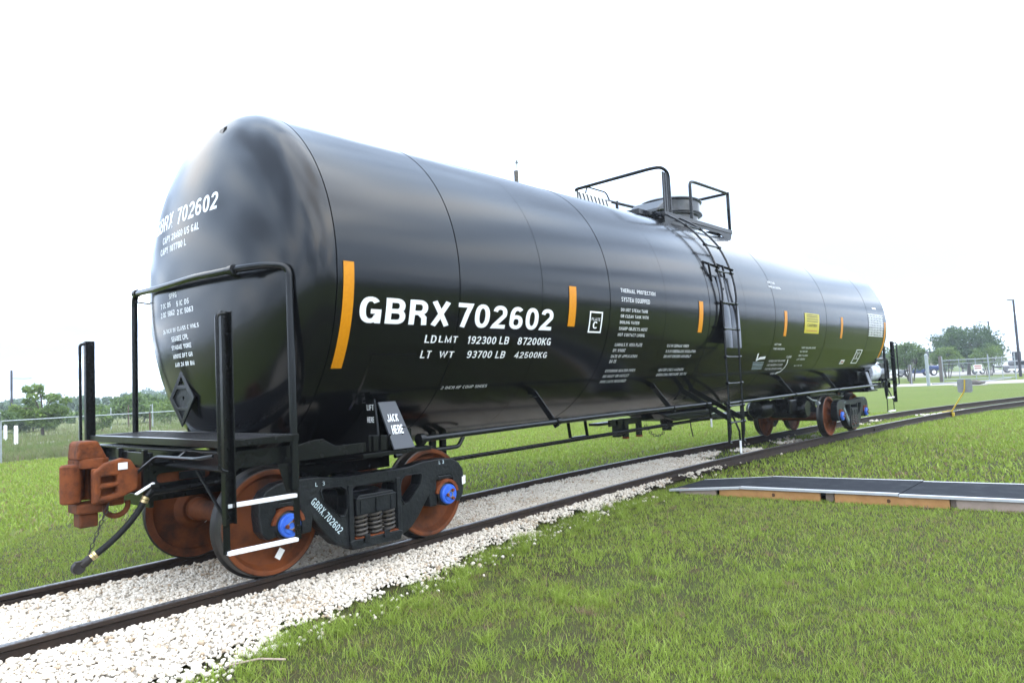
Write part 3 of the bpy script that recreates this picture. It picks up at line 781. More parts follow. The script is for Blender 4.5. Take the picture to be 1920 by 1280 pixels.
# placard holder (diamond) on the end
pc = Vector((headx(.30, 1.55)-.05, .30, 1.55))
b = MB()
D = .27
b.prism([(pc.y+D, pc.z), (pc.y, pc.z+D), (pc.y-D, pc.z), (pc.y, pc.z-D)],
        [[(pc.y+.20, pc.z), (pc.y+.10, pc.z+.085), (pc.y-.10, pc.z+.085), (pc.y-.20, pc.z), (pc.y-.10, pc.z-.085), (pc.y+.10, pc.z-.085)],
         [(pc.y+.075, pc.z+.12), (pc.y, pc.z+.20), (pc.y-.075, pc.z+.12)], [(pc.y+.075, pc.z-.12), (pc.y, pc.z-.20), (pc.y-.075, pc.z-.12)]], 'x', pc.x, pc.x+.012)
pl = b.build('placard_holder', 'frame_gloss', car, bevel=.004)
pl.rotation_euler = (0, 0, 0)
b = MB(); b.prism([(pc.y+.25, pc.z), (pc.y, pc.z+.25), (pc.y-.25, pc.z), (pc.y, pc.z-.25)], [], 'x', pc.x+.02, pc.x+.026); b.build('placard_back', 'cast_black', car)
b = MB(); b.cyl((pc.x+.02, pc.y, pc.z), (pc.x+.25, pc.y, pc.z), .02); b.build('placard_stud', 'frame_black', car)
# lifting lug on the end
b = MB(); hx = headx(-.30, 3.99); b.prism([(hx-.022, 3.95), (hx-.008, 4.01), (hx+.05, 4.05), (hx+.06, 3.97)], [], 'y', -.345, -.255); b.build('lifting_lug', 'frame_black', car, bevel=.004)

# ---------------- end structures (platform, sill, posts, hoop)
def rounded(pts, r, n=6):
    """polyline with rounded corners"""
    P = [Vector(q) for q in pts]; o = [P[0]]
    for i in range(1, len(P)-1):
        a, c, d = P[i-1], P[i], P[i+1]; u = (a-c); w = (d-c); k = min(r, u.length*.45, w.length*.45)
        s, e = c+u.normalized()*k, c+w.normalized()*k
        for j in range(n+1):
            t = j/n; o.append(s*(1-t)**2+c*2*t*(1-t)+e*t*t)
    return o+[P[-1]]
def end_structure(X, near):
    """X maps distance outboard of the end axle to world x"""
    sg = -1 if near else 1
    # end platform of tread grating in a frame
    p = MB(); p.box((X(.10), -1.46, 1.165), (X(.155), 1.52, 1.225)); p.box((X(.66), -1.46, 1.165), (X(.715), 1.52, 1.225))
    p.box((X(.157), -1.46, 1.167), (X(.657), -1.41, 1.223)); p.box((X(.157), 1.47, 1.167), (X(.657), 1.52, 1.223))
    pf = p.build('platform_frame', 'frame_black', car, bevel=.004)
    for k in range(9):
        g = MB(); u = .185+k*.0555
        g.box((X(u-.005), -1.408, 1.19), (X(u+.005), 1.468, 1.219)); g.build('grating_bar', 'grate', pf)
    for k in range(48):
        g = MB(); y = -1.37+k*.0595
        g.box((X(.16), y-.006, 1.197), (X(.655), y+.006, 1.2225)); g.build('grating_slat', 'grate', pf)
    # end sill below the platform
    b = MB(); b.box((X(.58), -1.40, .985), (X(.605), 1.46, 1.13)); b.box((X(.605), -1.40, .985), (X(.68), 1.46, 1.0)); b.box((X(.605), -1.40, 1.115), (X(.68), 1.46, 1.13))
    b.build('end_sill', 'frame_black', car, bevel=.003)
    for y in (-1.2, -.85, -.35, .35, .62, .9, 1.25):
        b = MB(); b.cyl((X(.60), y, 1.075), (X(.64), y, 1.075), .022, 6); b.build('sill_bolt', 'frame_gloss', car)
    # stub centre sill and striker
    b = MB(); b.box((X(.76), -.20, .70), (X(-1.75), -.165, 1.02)); b.box((X(.76), .165, .70), (X(-1.75), .20, 1.02)); b.box((X(.76), -.163, .96), (X(-1.75), .163, 1.0)); b.box((X(.55), -.163, .70), (X(-1.75), .163, .72))
    b.build('centre_sill', 'frame_black', car, bevel=.003)
    b = MB(); b.prism([(-.30, .66), (.30, .66), (.30, 1.11), (-.30, 1.11)], [[(-.13, .76), (.13, .76), (.13, 1.00), (-.13, 1.00)]], 'x', X(.762), X(.80))
    b.build('striker', 'frame_black', car, bevel=.006)
    for y in (-.28, .28):
        b = MB(); b.box((X(.802), y-.022, .80), (X(.84), y+.022, 1.14)); b.build('striker_rib', 'frame_black', car, bevel=.004)
    # slotted draft key in the sill side
    for sy in (-1, 1):
        o1 = [(.20*math.cos(t)*.35, .055*math.sin(t)) for t in np.linspace(-math.pi/2, math.pi/2, 8)]
        def slot(w, h):
            q = [(w/2-h/2+h/2*math.cos(t), h/2*math.sin(t)) for t in np.linspace(-math.pi/2, math.pi/2, 8)]
            return q+[(-w/2+h/2*math.cos(t), h/2*math.sin(t)) for t in np.linspace(math.pi/2, 3*math.pi/2, 8)]
        cx = X(.46)
        b = MB(); b.prism([(cx+q[0], .885+q[1]) for q in slot(.46, .12)], [[(cx+q[0], .885+q[1]) for q in slot(.42, .08)]], 'y', sy*.202, sy*.222); b.build('key_slot', 'frame_gloss', car)
        b = MB(); b.box((cx-.06, sy*.202, .852), (cx+.16, sy*.235, .918)); b.build('draft_key', 'cast_black', car, bevel=.008)
        b = MB(); b.prism([(cx+q[0], .885+q[1]) for q in slot(.42, .08)], [], 'y', sy*.2005, sy*.2015); b.build('slot_inlay', 'rust_wheel', car)  # thin rust-coloured sheet filling the slot outline
    # side sills, bolster and jacking pads
    for sy in (-1, 1):
        side = -1.33 if sy < 0 else 1.33
        prof = [(.64, 1.0), (.64, 1.13), (.02, 1.13), (-.10, 1.155), (-.19, 1.155), (-.31, 1.085), (-.62, 1.087), (-.62, 1.005), (-.1, 1.0)]
        b = MB(); b.prism([(X(q[0]), q[1]) for q in prof], [], 'y', side, side+sy*.012)
        b.box((X(.64), side-sy*.09, 1.0), (X(-.62), side-sy*.001, 1.010)); b.build('side_sill', 'frame_black', car, bevel=.003)
        b = MB(); b.prism([(X(-.64), 1.0), (X(-1.12), 1.0), (X(-1.12), 1.17), (X(-1.02), 1.20), (X(-.97), 1.12), (X(-.64), 1.15)], [], 'y', side-sy*.10, side+sy*.03)
        b.build('sill_bracket', 'frame_black', car, bevel=.006)
        for u in (-.68, -.76, -.86, -1.0): b = MB(); b.box((X(u)-.008, side+sy*.031, 1.005), (X(u)+.008, side+sy*.05, 1.14)); b.build('bracket_rib', 'frame_black', car)
        # underframe plate the sill stands on
        b = MB(); b.box((X(-.55), sy*.21, .955), (X(-1.32), sy*1.40, .992)); b.build('bolster_plate', 'frame_black', car, bevel=.004)
        # bolster web shaped to the tank
        arc = [(sy*(TR+.01)*math.cos(R_(a)), TH-(TR+.01)*math.sin(R_(a))) for a in np.linspace(80, 43, 14)]
        b = MB(); b.prism([(sy*.21, .994)]+arc+[(sy*1.24, 1.42), (sy*1.37, .994)], [], 'x', X(-.93)-.012, X(-.93)+.012); b.build('bolster_web', 'frame_black', car)
        b = MB(); b.prism([(sy*.21, .994)]+arc+[(sy*1.30, 1.46), (sy*1.36, .994)], [], 'x', X(-.76)-.010, X(-.76)+.010); b.build('bolster_web', 'frame_black', car)
        # jacking pad: sloping plate
        v = []
        for (u, yy, z) in ((-.81, 1.28, 1.43), (-1.01, 1.28, 1.43), (-1.11, 1.42, 1.0), (-.87, 1.42, 1.0)): v.append((X(u), sy*yy, z))
        for (u, yy, z) in ((-.81, 1.26, 1.422), (-1.01, 1.26, 1.422), (-1.11, 1.40, .994), (-.87, 1.40, .994)): v.append((X(u), sy*yy, z))
        b = MB(); b.add(v, [(0, 1, 2, 3), (7, 6, 5, 4), (0, 4, 5, 1), (1, 5, 6, 2), (2, 6, 7, 3), (3, 7, 4, 0)]); jp = b.build('jacking_plate', 'jack_sky_tint', car, bevel=.004)
        # corner posts (deep channels) with handhold
        px = X(.69)
        b = MB(); yo = sy*1.44
        b.box((px-.042, yo, .62), (px+.042, yo+sy*.012, 2.17)); b.box((px-.042, yo+sy*.0125, .62), (px-.031, yo+sy*.065, 2.17)); b.box((px+.031, yo+sy*.0125, .62), (px+.042, yo+sy*.065, 2.17))
        b.build('corner_post', 'frame_black', car, bevel=.003)
        b = MB(); hp = rounded([(px+sg*.02, yo+sy*.05, 1.0), (px+sg*.075, yo+sy*.06, 1.02), (px+sg*.075, yo+sy*.06, 2.14), (px+sg*.01, yo+sy*.05, 2.15)], .05)
        b.tube([(2*px-q.x if False else q.x, q.y, q.z) for q in hp], .014, 8); b.build('handhold', 'frame_black', car, smooth=True)
        for z in (.70, .80, .95, 1.05, 1.16, 1.6, 2.0):
            b = MB(); b.cyl((px+.02, yo+sy*.013, z), (px+.02, yo+sy*.030, z), .012, 6); b.build('post_bolt', 'frame_gloss', car)
        # sill step: two legs and two white treads
        if near and sy > 0: continue
        b = MB(); b.bar((px, yo-sy*.02, .66), (px+.0, yo-sy*.02, .40), .05, .012, (0, 1, 0)); b.build('step_leg', 'frame_black', car)
        hx = X(.13)
        b = MB(); b.bar((hx, yo-sy*.02, 1.0), (hx-sg*.02, yo-sy*.02, .40), .05, .012, (0, 1, 0)); b.build('step_leg', 'frame_black', car)
        b = MB(); b.prism([(hx-.13, 1.0), (hx+.06, 1.0), (hx+.045, .82), (hx-.03, .72), (hx-.07, .80)], [], 'y', yo-sy*.04, yo-sy*.032); b.build('step_gusset', 'frame_black', car)
        for z in (.405, .745):
            b = MB(); b.box((min(px, hx)-.0, yo-sy*.035, z-.015), (max(px, hx)-.0, yo+sy*.02, z+.015)); b.build('step_tread', 'white_paint', car, bevel=.006)
        b = MB(); b.bar((X(.82), sy*1.25, 1.01), (X(.70), yo-sy*.02, .66), .035, .012); b.build('step_brace', 'frame_black', car, bevel=.004)
    # hoop handrail across the end
    hx = X(.13)
    hoop = rounded([(hx, -1.43, .80), (hx, -1.43, 2.56), (X(.25), -1.30, 2.58), (X(.40), -1.05, 2.565), (X(.43), -.37, 2.59), (X(.38), .50, 2.61), (X(.23), 1.53, 2.69), (X(.24), 1.53, 1.2)], .15, 7)
    b = MB(); b.tube(hoop, .030, 12); b.build('end_handrail', 'frame_gloss', car, smooth=True)
    for u_, y, z_ in ((.40, -1.02, 2.566), (.25, 1.42, 2.68)):
        b = MB(); b.cyl((X(u_), y-.035, z_), (X(u_), y+.035, z_), .040, 12); b.build('rail_clamp', 'frame_black', car, smooth=True)
    b = MB(); yy = -.95; zz = 2.56; tx = headx(yy, zz) if near else X1+HD*math.sqrt(1-(yy*yy+(zz-TH)**2)/TR**2)
    b.bar((X(.41), yy, zz), (tx, yy+.1, zz-.03), .05, .012); b.build('rail_bracket', 'frame_black', car)
    b = MB(); yy = 1.5; zz = 2.56; q = (yy*yy+(zz-TH)**2)/TR**2; tx = X0-HD*math.sqrt(1-q) if near else X1+HD*math.sqrt(1-q)
    b.bar((X(.24), 1.50, zz+.04), (tx, yy-.12, zz), .035, .012); b.build('rail_bracket', 'frame_black', car)
    # uncoupling lever
    b = MB(); b.tube(rounded([(X(.74), -1.34, 1.11), (X(.80), -1.20, 1.09), (X(.80), -.45, 1.085), (X(.84), -.30, 1.0), (X(.98), -.06, .80)], .06), .013, 8); b.build('uncoupling_lever', 'frame_gloss', car, smooth=True)
    b = MB(); b.bar((X(.70), -.80, 1.13), (X(.80), -.80, 1.06), .03, .012); b.build('lever_bracket', 'frame_black', car)
    # train line pipe
    b = MB(); b.tube(rounded([(X(.80), -.33, .79), (X(.30), -.36, .80), (X(-.3), -.30, .86), (X(-1.6), -.26, .84)], .2), .026, 10); b.build('train_pipe', 'frame_black', car, smooth=True)
end_structure(lambda u: -u, True)
XF = 15.723+.55
end_structure(lambda u: XF+u, False)

def jackp(x, z): return Vector((x, -(1.28+.14*(1.43-z)/.43)-.009, z))
surf_text('lettering', 'JACK', lambda u, v: jackp(.862+.125*u, 1.245+.08*v), 'letter_white', car, (0, 0), bold=.02)
surf_text('lettering', 'HERE', lambda u, v: jackp(.886+.125*u, 1.135+.08*v), 'letter_white', car, (0, 0), bold=.02)
for s, z in (('LIFT', 1.36), ('HERE', 1.25)):
    surf_text('lettering', s, lambda u, v, z=z: Vector((.745, -1.20-.10*u, z+.05*v)), 'letter_white', car, (0, 0), bold=.02)

# ---------------- couplers
def coupler(X):
    k = empty('coupler', (0, 0, 0)); k.parent = car
    def P(name, bb, m='rust_orange', bev=.016): return bb.build(name, m, k, bevel=bev)
    b = MB(); b.prism([(X(.74), .80), (X(.74), .97), (X(1.0), 1.0), (X(1.0), .76)], [], 'y', -.09, .09); P('shank', b)
    b = MB(); b.prism([(X(.96), -.20), (X(1.19), -.235), (X(1.19), -.17), (X(1.10), -.02), (X(1.12), .16), (X(1.24), .17), (X(1.24), .24), (X(1.0), .22), (X(.94), .06), (X(.94), -.08)], [], 'z', .74, 1.02); P('coupler_body', b)
    b = MB(); b.prism([(X(1.20), .755), (X(1.20), 1.0), (X(1.12), 1.06), (X(1.0), 1.09), (X(.93), 1.07), (X(.88), .98), (X(.88), .83), (X(1.02), .77)],
                      [[(X(1.155), .905), (X(1.155), .96), (X(1.04), .955), (X(1.04), .905)], [(X(1.155), .80), (X(1.155), .86), (X(1.04), .87), (X(1.04), .82)]], 'y', -.30, -.225); P('guard_arm', b, bev=.016)
    b = MB(); b.prism([(X(1.26), -.12), (X(1.27), .12), (X(1.22), .22), (X(1.05), .20), (X(1.03), -.10), (X(1.10), -.16)], [], 'z', 1.02, 1.10)
    P('upper_shelf', b, bev=.018)
    b = MB(); b.prism([(X(1.275), 1.09), (X(1.262), 1.225), (X(1.24), 1.238), (X(1.12), 1.238), (X(1.05), 1.09)], [], 'y', -.13, .12); P('upper_horn', b, bev=.03)
    b = MB(); b.prism([(X(1.27), -.10), (X(1.27), .14), (X(1.06), .16), (X(1.04), -.12)], [], 'z', .66, .74)
    b.prism([(X(1.24), -.06), (X(1.24), .10), (X(1.12), .12), (X(1.10), -.06)], [], 'z', .545, .66); P('lower_shelf', b, 'rust_wheel', .016)
    b = MB(); b.tube([(X(1.30), -.05, .752), (X(1.30), -.05, .765), (X(1.30), -.05, 1.045), (X(1.30), -.05, 1.06)], [.060, .074, .074, .058], 24); kn = b.build('knuckle_barrel', 'rust_orange', k, smooth=True)
    b = MB(); b.prism([(X(1.33), .0), (X(1.35), .07), (X(1.26), .16), (X(1.14), .12), (X(1.2), .0)], [], 'z', .775, 1.035); P('knuckle', b, bev=.022)
    b = MB(); b.tube([(X(.99)+.09*math.cos(t), -.12, .70+.085*math.sin(t)) for t in np.linspace(math.pi*.95, 2.1*math.pi, 12)], .022, 8); P('lock_lift', b, 'rust_wheel', 0)
    b = MB(); b.box((X(.93), -.14, .70), (X(1.05), -.06, .77)); P('lock_toggle', b)
    b = MB(); b.box((X(.965), -.312, 1.0), (X(1.035), -.309, 1.055)); P('paper_tag', b, 'decal_white', 0)
coupler(lambda u: -u); coupler(lambda u: XF+u)
# air hose
b = MB(); hp = [(-.86, -.36, .735), (-.90, -.35, .66), (-.97, -.34, .57), (-1.06, -.32, .475), (-1.15, -.30, .40), (-1.21, -.29, .36)]
hp = rounded(hp, .09, 4)
b.tube(hp, .025, 12); hose = b.build('air_hose', 'rubber', car, smooth=True)
for a, c in (((-.845, -.362, .765), (-.868, -.358, .715)), ((-1.195, -.293, .372), (-1.235, -.285, .345))):
    for dz in (0, .5):
        b = MB(); A, Bq = Vector(a), Vector(c); b.cyl(A+(Bq-A)*dz, A+(Bq-A)*(dz+.4), .031, 14); b.build('hose_band', 'brass', hose, smooth=True)
b = MB(); b.tube([(-1.23, -.287, .35), (-1.27, -.28, .315), (-1.30, -.275, .30)], [.030, .034, .03], 12); b.lathe([(-.028, .001), (-.03, .045), (.02, .05), (.03, .035), (.03, .001)], (-1.315, -.27, .285), 'y', 14); b.box((-1.34, -.30, .30), (-1.28, -.25, .335))
b.build('gladhand', 'dark_iron', car, smooth=True, bevel=.004)
b = MB(); b.tube([(-.74, -.35, .80), (-.80, -.355, .81), (-.85, -.36, .76)], [.035, .042, .034], 12); b.box((-.82, -.40, .82), (-.75, -.31, .86)); b.build('angle_cock', 'frame_black', car, smooth=True, bevel=.006)
b = MB(); b.bar((-.785, -.365, .868), (-.93, -.375, .795), .045, .014); b.build('cock_handle', 'white_paint', car, bevel=.006)
b = MB()
A, Bq = Vector((-1.09, -.26, .745)), Vector((-1.245, -.285, .375)); dz = (Bq-A).normalized(); n = 9
for i in range(n):
    c0 = A+(Bq-A)*((i+.5)/n); sd_ = dz.cross(Vector((0, 1, 0))).normalized() if i % 2 else Vector((0, 1, 0)); ln = (Bq-A).length/n*.72
    b.tube([c0+dz*ln*.62*math.cos(t)*1.15+sd_*.013*math.sin(t) for t in np.linspace(0, 2*math.pi, 9)], .0042, 5, False)
b.build('support_chain', 'dark_iron', car)

# ---------------- trucks (bogies)
def mirror_profile(half):
    """half outline given as (u, z) for u = distance from the truck centre; returns a closed outline"""
    return [(-u, z) for u, z in half]+[(u, z) for u, z in reversed(half)]
SF = [(0, .135), (.20, .138), (.32, .155), (.425, .203), (.52, .296), (.60, .40), (.652, .465), (.665, .36), (.76, .355), (.765, .60), (.80, .645), (.955, .645), (.985, .60), (.99, .375), (1.07, .36), (1.125, .43), (1.14, .56), (1.135, .68), (1.08, .755), (.98, .805), (.86, .82), (.60, .815), (.40, .785), (.20, .782), (0, .785)]
def truck():
    t = empty('truck', (0, 0, 0))
    poly = [(-u, z) for u, z in SF]
    poly = poly+[(u, z) for u, z in reversed(SF[1:-1])]
    h1 = [(-.56, .68), (-.545, .70), (-.37, .70), (-.325, .67), (-.305, .61), (-.31, .50), (-.345, .445), (-.385, .45), (-.54, .60)]
    h2 = [(-x, z) for x, z in reversed(h1)]
    win = [(-.235, .21), (.235, .21), (.24, .65), (.20, .675), (-.20, .675), (-.24, .65)]
    for sy in (-1, 1):
        b = MB(); b.prism(poly, [h1, h2, win], 'y', sy*.93, sy*1.075); b.build('side_frame', 'cast_black', t, bevel=.022)
        # raised ribs round the openings and along the chord
        for q in (h1, h2):
            b = MB(); c0 = (sum(x for x, z in q)/len(q), sum(z for x, z in q)/len(q))
            b.prism([(c0[0]+(x-c0[0])*1.13, c0[1]+(z-c0[1])*1.11) for x, z in q], [[(c0[0]+(x-c0[0])*1.02, c0[1]+(z-c0[1])*1.02) for x, z in q]], 'y', sy*1.070, sy*1.088); b.build('opening_rim', 'cast_black', t, bevel=.006)
        for q in (-1, 1): b = MB(); b.box((q*.295, sy*1.05, .20), (q*.245, sy*1.095, .70)); b.build('guide_column', 'cast_black', t, bevel=.008)
        b = MB(); b.prism([(-.27, .125), (.27, .125), (.30, .20), (.26, .216), (-.26, .216), (-.30, .20)], [], 'y', sy*.92, sy*1.10); b.build('spring_seat', 'cast_black', t, bevel=.010)
        b = MB(); b.box((-.24, sy*1.05, .217), (.24, sy*1.108, .228)); b.build('seat_liner', 'rust_bright', t, bevel=.003)
        for q in (-.12, .10): b = MB(); b.box((q-.03, sy*1.101, .175), (q+.03, sy*1.116, .245)); b.build('seat_lug', 'cast_black', t, bevel=.004)
        # bolster end in the window
        b = MB(); b.prism([(-.22, .42), (.22, .42), (.225, .56), (.19, .60), (-.19, .60), (-.225, .56)], [], 'y', sy*.80, sy*1.10)
        b.box((-.225, sy*1.0, .56), (.225, sy*1.115, .575)); b.build('bolster_end', 'cast_black', t, bevel=.008)
        for x in (-.17, 0, .17): b = MB(); b.bar((x, sy*1.101, .43), (x, sy*1.101, .55), .02, .02); b.build('bolster_rib', 'cast_black', t)
        # spring nest
        for (x, y) in ((-.155, 1.05), (0, 1.055), (.155, 1.05), (-.078, .93), (.078, .93)):
            b = MB(); turns = 5.0; m = 80
            b.tube([(x+.062*math.cos(2*math.pi*turns*i/m), sy*y+.062*math.sin(2*math.pi*turns*i/m), .228+.190*i/m) for i in range(m+1)], .0135, 7); b.build('coil_spring', 'spring_steel', t, smooth=True)
            b = MB(); b.cyl((x, sy*y, .225), (x, sy*y, .42), .034, 10); b.build('inner_spring', 'dark_iron', t, smooth=True)
        for sx in (-.889, .889):
            # adapter, bearing, end cap
            b = MB(); b.lathe([(sy*.95, .119), (sy*.95, .152), (sy*1.098, .152), (sy*1.098, .119), (sy*.95, .119)], (sx, 0, .457), 'y', 20, R_(8), R_(172)); b.build('bearing_adapter', 'rust_bright', t, bevel=.004)
            b = MB(); b.box((sx-.115, sy*.94, .606), (sx+.115, sy*1.072, .645)); b.build('adapter_pad', 'cast_black', t, bevel=.006)
            b = MB(); b.lathe([(sy*.88, .06), (sy*.88, .118), (sy*1.075, .118), (sy*1.085, .105), (sy*1.085, .05)], (sx, 0, .457), 'y', 28); b.build('roller_bearing', 'cast_black', t, smooth=True)
            b = MB(); b.lathe([(sy*1.087, .07), (sy*1.087, .098), (sy*1.118, .098), (sy*1.126, .090), (sy*1.126, .070), (sy*1.134, .066), (sy*1.134, .0005)], (sx, 0, .457), 'y', 32); b.build('bearing_cap', 'blue_paint', t, smooth=True)
            b = MB(); b.prism([(sx+.062*math.cos(a), .457+.062*math.sin(a)) for a in (R_(60), R_(180), R_(300))], [[(sx+.028*math.cos(a), .457+.028*math.sin(a)) for a in np.linspace(0, 2*math.pi, 13)[:-1]]], 'y', sy*1.135, sy*1.140); b.build('locking_plate', 'brass', t)
            for a in (60, 180, 300):
                b = MB(); q = (sx+.046*math.cos(R_(a)), .457+.046*math.sin(R_(a))); b.cyl((q[0], sy*1.14, q[1]), (q[0], sy*1.162, q[1]), .0175, 6); b.build('cap_bolt', 'rust_bright', t, bevel=.003)
            # wheel: plate, rim face and tread
            pl_ = [(.20, .10), (.205, .135), (.19, .148), (.13, .165), (.085, .23), (.07, .31), (.075, .365), (.115, .395), (.143, .402), (.146, .410), (.146, .437), (.140, .4435)]
            back = [(.001, .470), (.0, .402), (.03, .39), (.035, .34), (.03, .26), (.02, .20), (-.02, .165), (-.04, .14), (-.04, .10)]
            b = MB(); b.lathe([(sy*(.678+a), r) for a, r in pl_], (sx, 0, .457), 'y', 64); b.lathe([(sy*(.678+a), r) for a, r in back], (sx, 0, .457), 'y', 64); b.build('wheel', 'rust_wheel', t, smooth=True)
            tr_ = [(.140, .4435), (.134, .4515), (.12, .4545), (.05, .4585), (.042, .4625), (.036, .472), (.028, .480), (.018, .4835), (.008, .480), (.001, .470)]
            b = MB(); b.lathe([(sy*(.678+a), r) for a, r in tr_], (sx, 0, .457), 'y', 72); b.build('wheel_tread', 'tread_steel', t, smooth=True)
        for x, z, s in ((-.62, .735, 'L'), (-.55, .735, '3'), (.80, .765, 'L'), (.845, .765, '3')):
            if sy < 0: surf_text('lettering', s, lambda u, v, x=x, z=z: Vector((x+.022*u, -1.079, z+.035*v)), 'stencil_white', t, (0, 0), bold=.01)
    # cast marks
    for k in range(10):
        x = -.50+.10*k if k < 5 else .05+.1*(k-5)
        b = MB(); b.box((x, -1.079, .735), (x+.05, -1.0745, .76)); b.build('cast_mark', 'cast_black', t, bevel=.002)
    for sx in (-.889, .889):
        b = MB(); b.lathe([(-.64, .112), (-.56, .112), (-.54, .096), (0, .090), (.54, .096), (.56, .112), (.64, .112)], (sx, 0, .457), 'y', 28); b.build('axle', 'rust_wheel', t, smooth=True)
        for sy in (-1, 1):
            b = MB(); b.cyl((sx, sy*.80, .457), (sx, sy*.95, .457), .09, 20); b.build('axle_journal', 'dark_iron', t, smooth=True)
        # brake beam and shoes
        s = -1 if sx > 0 else 1
        b = MB(); b.bar((sx+s*.58, -.74, .40), (sx+s*.58, .74, .40), .06, .10); b.bar((sx+s*.58, -.7, .40), (sx+s*.80, 0, .40), .05, .07); b.bar((sx+s*.58, .7, .40), (sx+s*.80, 0, .40), .05, .07); b.build('brake_beam', 'cast_black', t, bevel=.006)
        for sy in (-1, 1):
            pts = [(sx+s*.49*math.cos(a), .457+.49*math.sin(a)) for a in np.linspace(R_(-22), R_(20), 7)]+[(sx+s*.55*math.cos(a), .457+.55*math.sin(a)) for a in np.linspace(R_(20), R_(-22), 7)]
            b = MB(); b.prism(pts, [], 'y', sy*.71, sy*.80); b.build('brake_shoe', 'cast_black', t, bevel=.004)
    b = MB(); b.prism([(-.21, .44), (.21, .44), (.21, .58), (.18, .62), (-.18, .62), (-.21, .58)], [], 'y', -.90, .90); b.build('truck_bolster', 'cast_black', t, bevel=.012)
    b = MB(); b.prism([(-.20, .30), (.20, .30), (.17, .44), (-.17, .44)], [], 'y', -.45, .45); b.build('bolster_belly', 'cast_black', t, bevel=.01)
    b = MB(); b.lathe([(.62, .20), (.70, .20), (.70, .001)], (0, 0, 0), 'z', 24); b.lathe([(.70, .18), (.955, .18)], (0, 0, 0), 'z', 24); b.build('centre_plate', 'frame_black', t, smooth=True)
    for sy in (-1, 1):
        b = MB(); b.box((-.12, sy*.56, .62), (.12, sy*.72, .76)); b.build('side_bearing', 'cast_black', t, bevel=.008)
    return t
tk = truck(); tk.parent = car; tk.location = (.889, 0, 0)
surf_text('lettering', 'GBRX.702602', lambda u, v: Vector((.258-.889-.045+.275*u+.052*v, -1.079, .603-.315*u+.045*v)), 'stencil_white', tk, (0, 0), bold=.004)
tk2 = copy_tree(tk, car); tk2.location = (13.945+.889, 0, 0)
for sy_, nm in ((-.83, tk),):
    for (x, z, a) in ((.059-.889, .18, -35),):
        c, s = math.cos(R_(a)), math.sin(R_(a))
        b = MB(); q = [(x+c*u-s*w, z+s*u+c*w) for u, w in ((-.028, -.045), (.028, -.045), (.028, .045), (-.028, .045))]; b.prism(q, [], 'y', -.8255, -.8285); b.build('paper_tag', 'decal_white', nm)
b = MB(); b.prism([(2.0-.889, .60), (2.05-.889, .61), (2.045-.889, .53), (2.0-.889, .52)], [], 'y', -1.03, -1.0795); b.build('paper_tag', 'decal_white', tk)
b = MB(); b.prism([(-.80-.0, .30), (-.75, .33), (-.78, .39), (-.83, .36)], [], 'y', .672, .669); b.build('paper_tag', 'decal_white', tk)

# ---------------- side rails and struts
PY = -1.37
for (xa, xb) in ((1.24, 7.02), (7.55, 15.75)):
    b = MB(); b.tube(rounded([(xa, PY, 1.06), ((xa+xb)/2, PY, 1.09), (xb, PY, 1.09)], .5), .030, 12); b.build('side_rail', 'frame_gloss', car, smooth=True)
b = MB(); b.lathe([(-.03, .001), (-.03, .055), (.03, .055), (.03, .001)], (1.22, PY, 1.06), 'x', 16); b.build('rail_flange', 'frame_black', car, smooth=True)
b = MB(); b.bar((1.22, PY, 1.06), (1.22, PY+.02, .97), .07, .04); b.build('rail_foot', 'frame_black', car, bevel=.004)
def strut(xt, xb, m='frame_gloss'):
    a = cylp(xt, -44.5, -.01); c = Vector((xb, PY+.01, 1.02))
    bb = MB(); bb.bar(a, c, .075, .012, (1, 0, 0)); bb.bar(a+Vector((.03, .02, 0)), c+Vector((.03, .02, 0)), .012, .04, (1, 0, 0)); st = bb.build('rail_strut', m, car, bevel=.003)
    bb = MB(); bb.box((a.x-.07, a.y-.03, a.z+.01), (a.x+.07, a.y+.02, a.z+.025)); bb.box((a.x-.05, a.y-.045, a.z-.06), (a.x+.04, a.y+.01, a.z-.05)); bb.build('strut_cleat', m, st)
    bb = MB(); bb.cyl((xb-.03, PY, 1.085), (xb+.03, PY, 1.085), .042, 12); bb.build('strut_clamp', 'frame_black', st, smooth=True)
for xt, xb in ((3.10, 3.27), (5.68, 5.92), (10.2, 10.5), (12.65, 12.95)): strut(xt, xb)
# far side rail seen beneath the belly is the long brake rod instead
b = MB(); b.tube([(2.3, -.34, .70), (5.2, -.30, .72), (9.65, -.2, .74)], .016, 8); b.tube([(2.3, -.30, .675), (5.2, -.26, .69), (9.65, -.16, .71)], .016, 8); b.build('brake_rod', 'frame_black', car, smooth=True)
b = MB(); b.bar((2.02, -.62, 1.08), (2.02, -.60, .60), .07, .05); b.bar((2.17, -.62, 1.08), (2.17, -.60, .58), .07, .05); b.build('brake_hanger', 'frame_black', car, bevel=.005)
b = MB(); b.tube(rounded([(1.45, -.68, .86), (2.36, -.66, .87), (2.44, -.66, .97)], .04), .024, 8); b.build('brake_lever', 'frame_black', car, smooth=True)
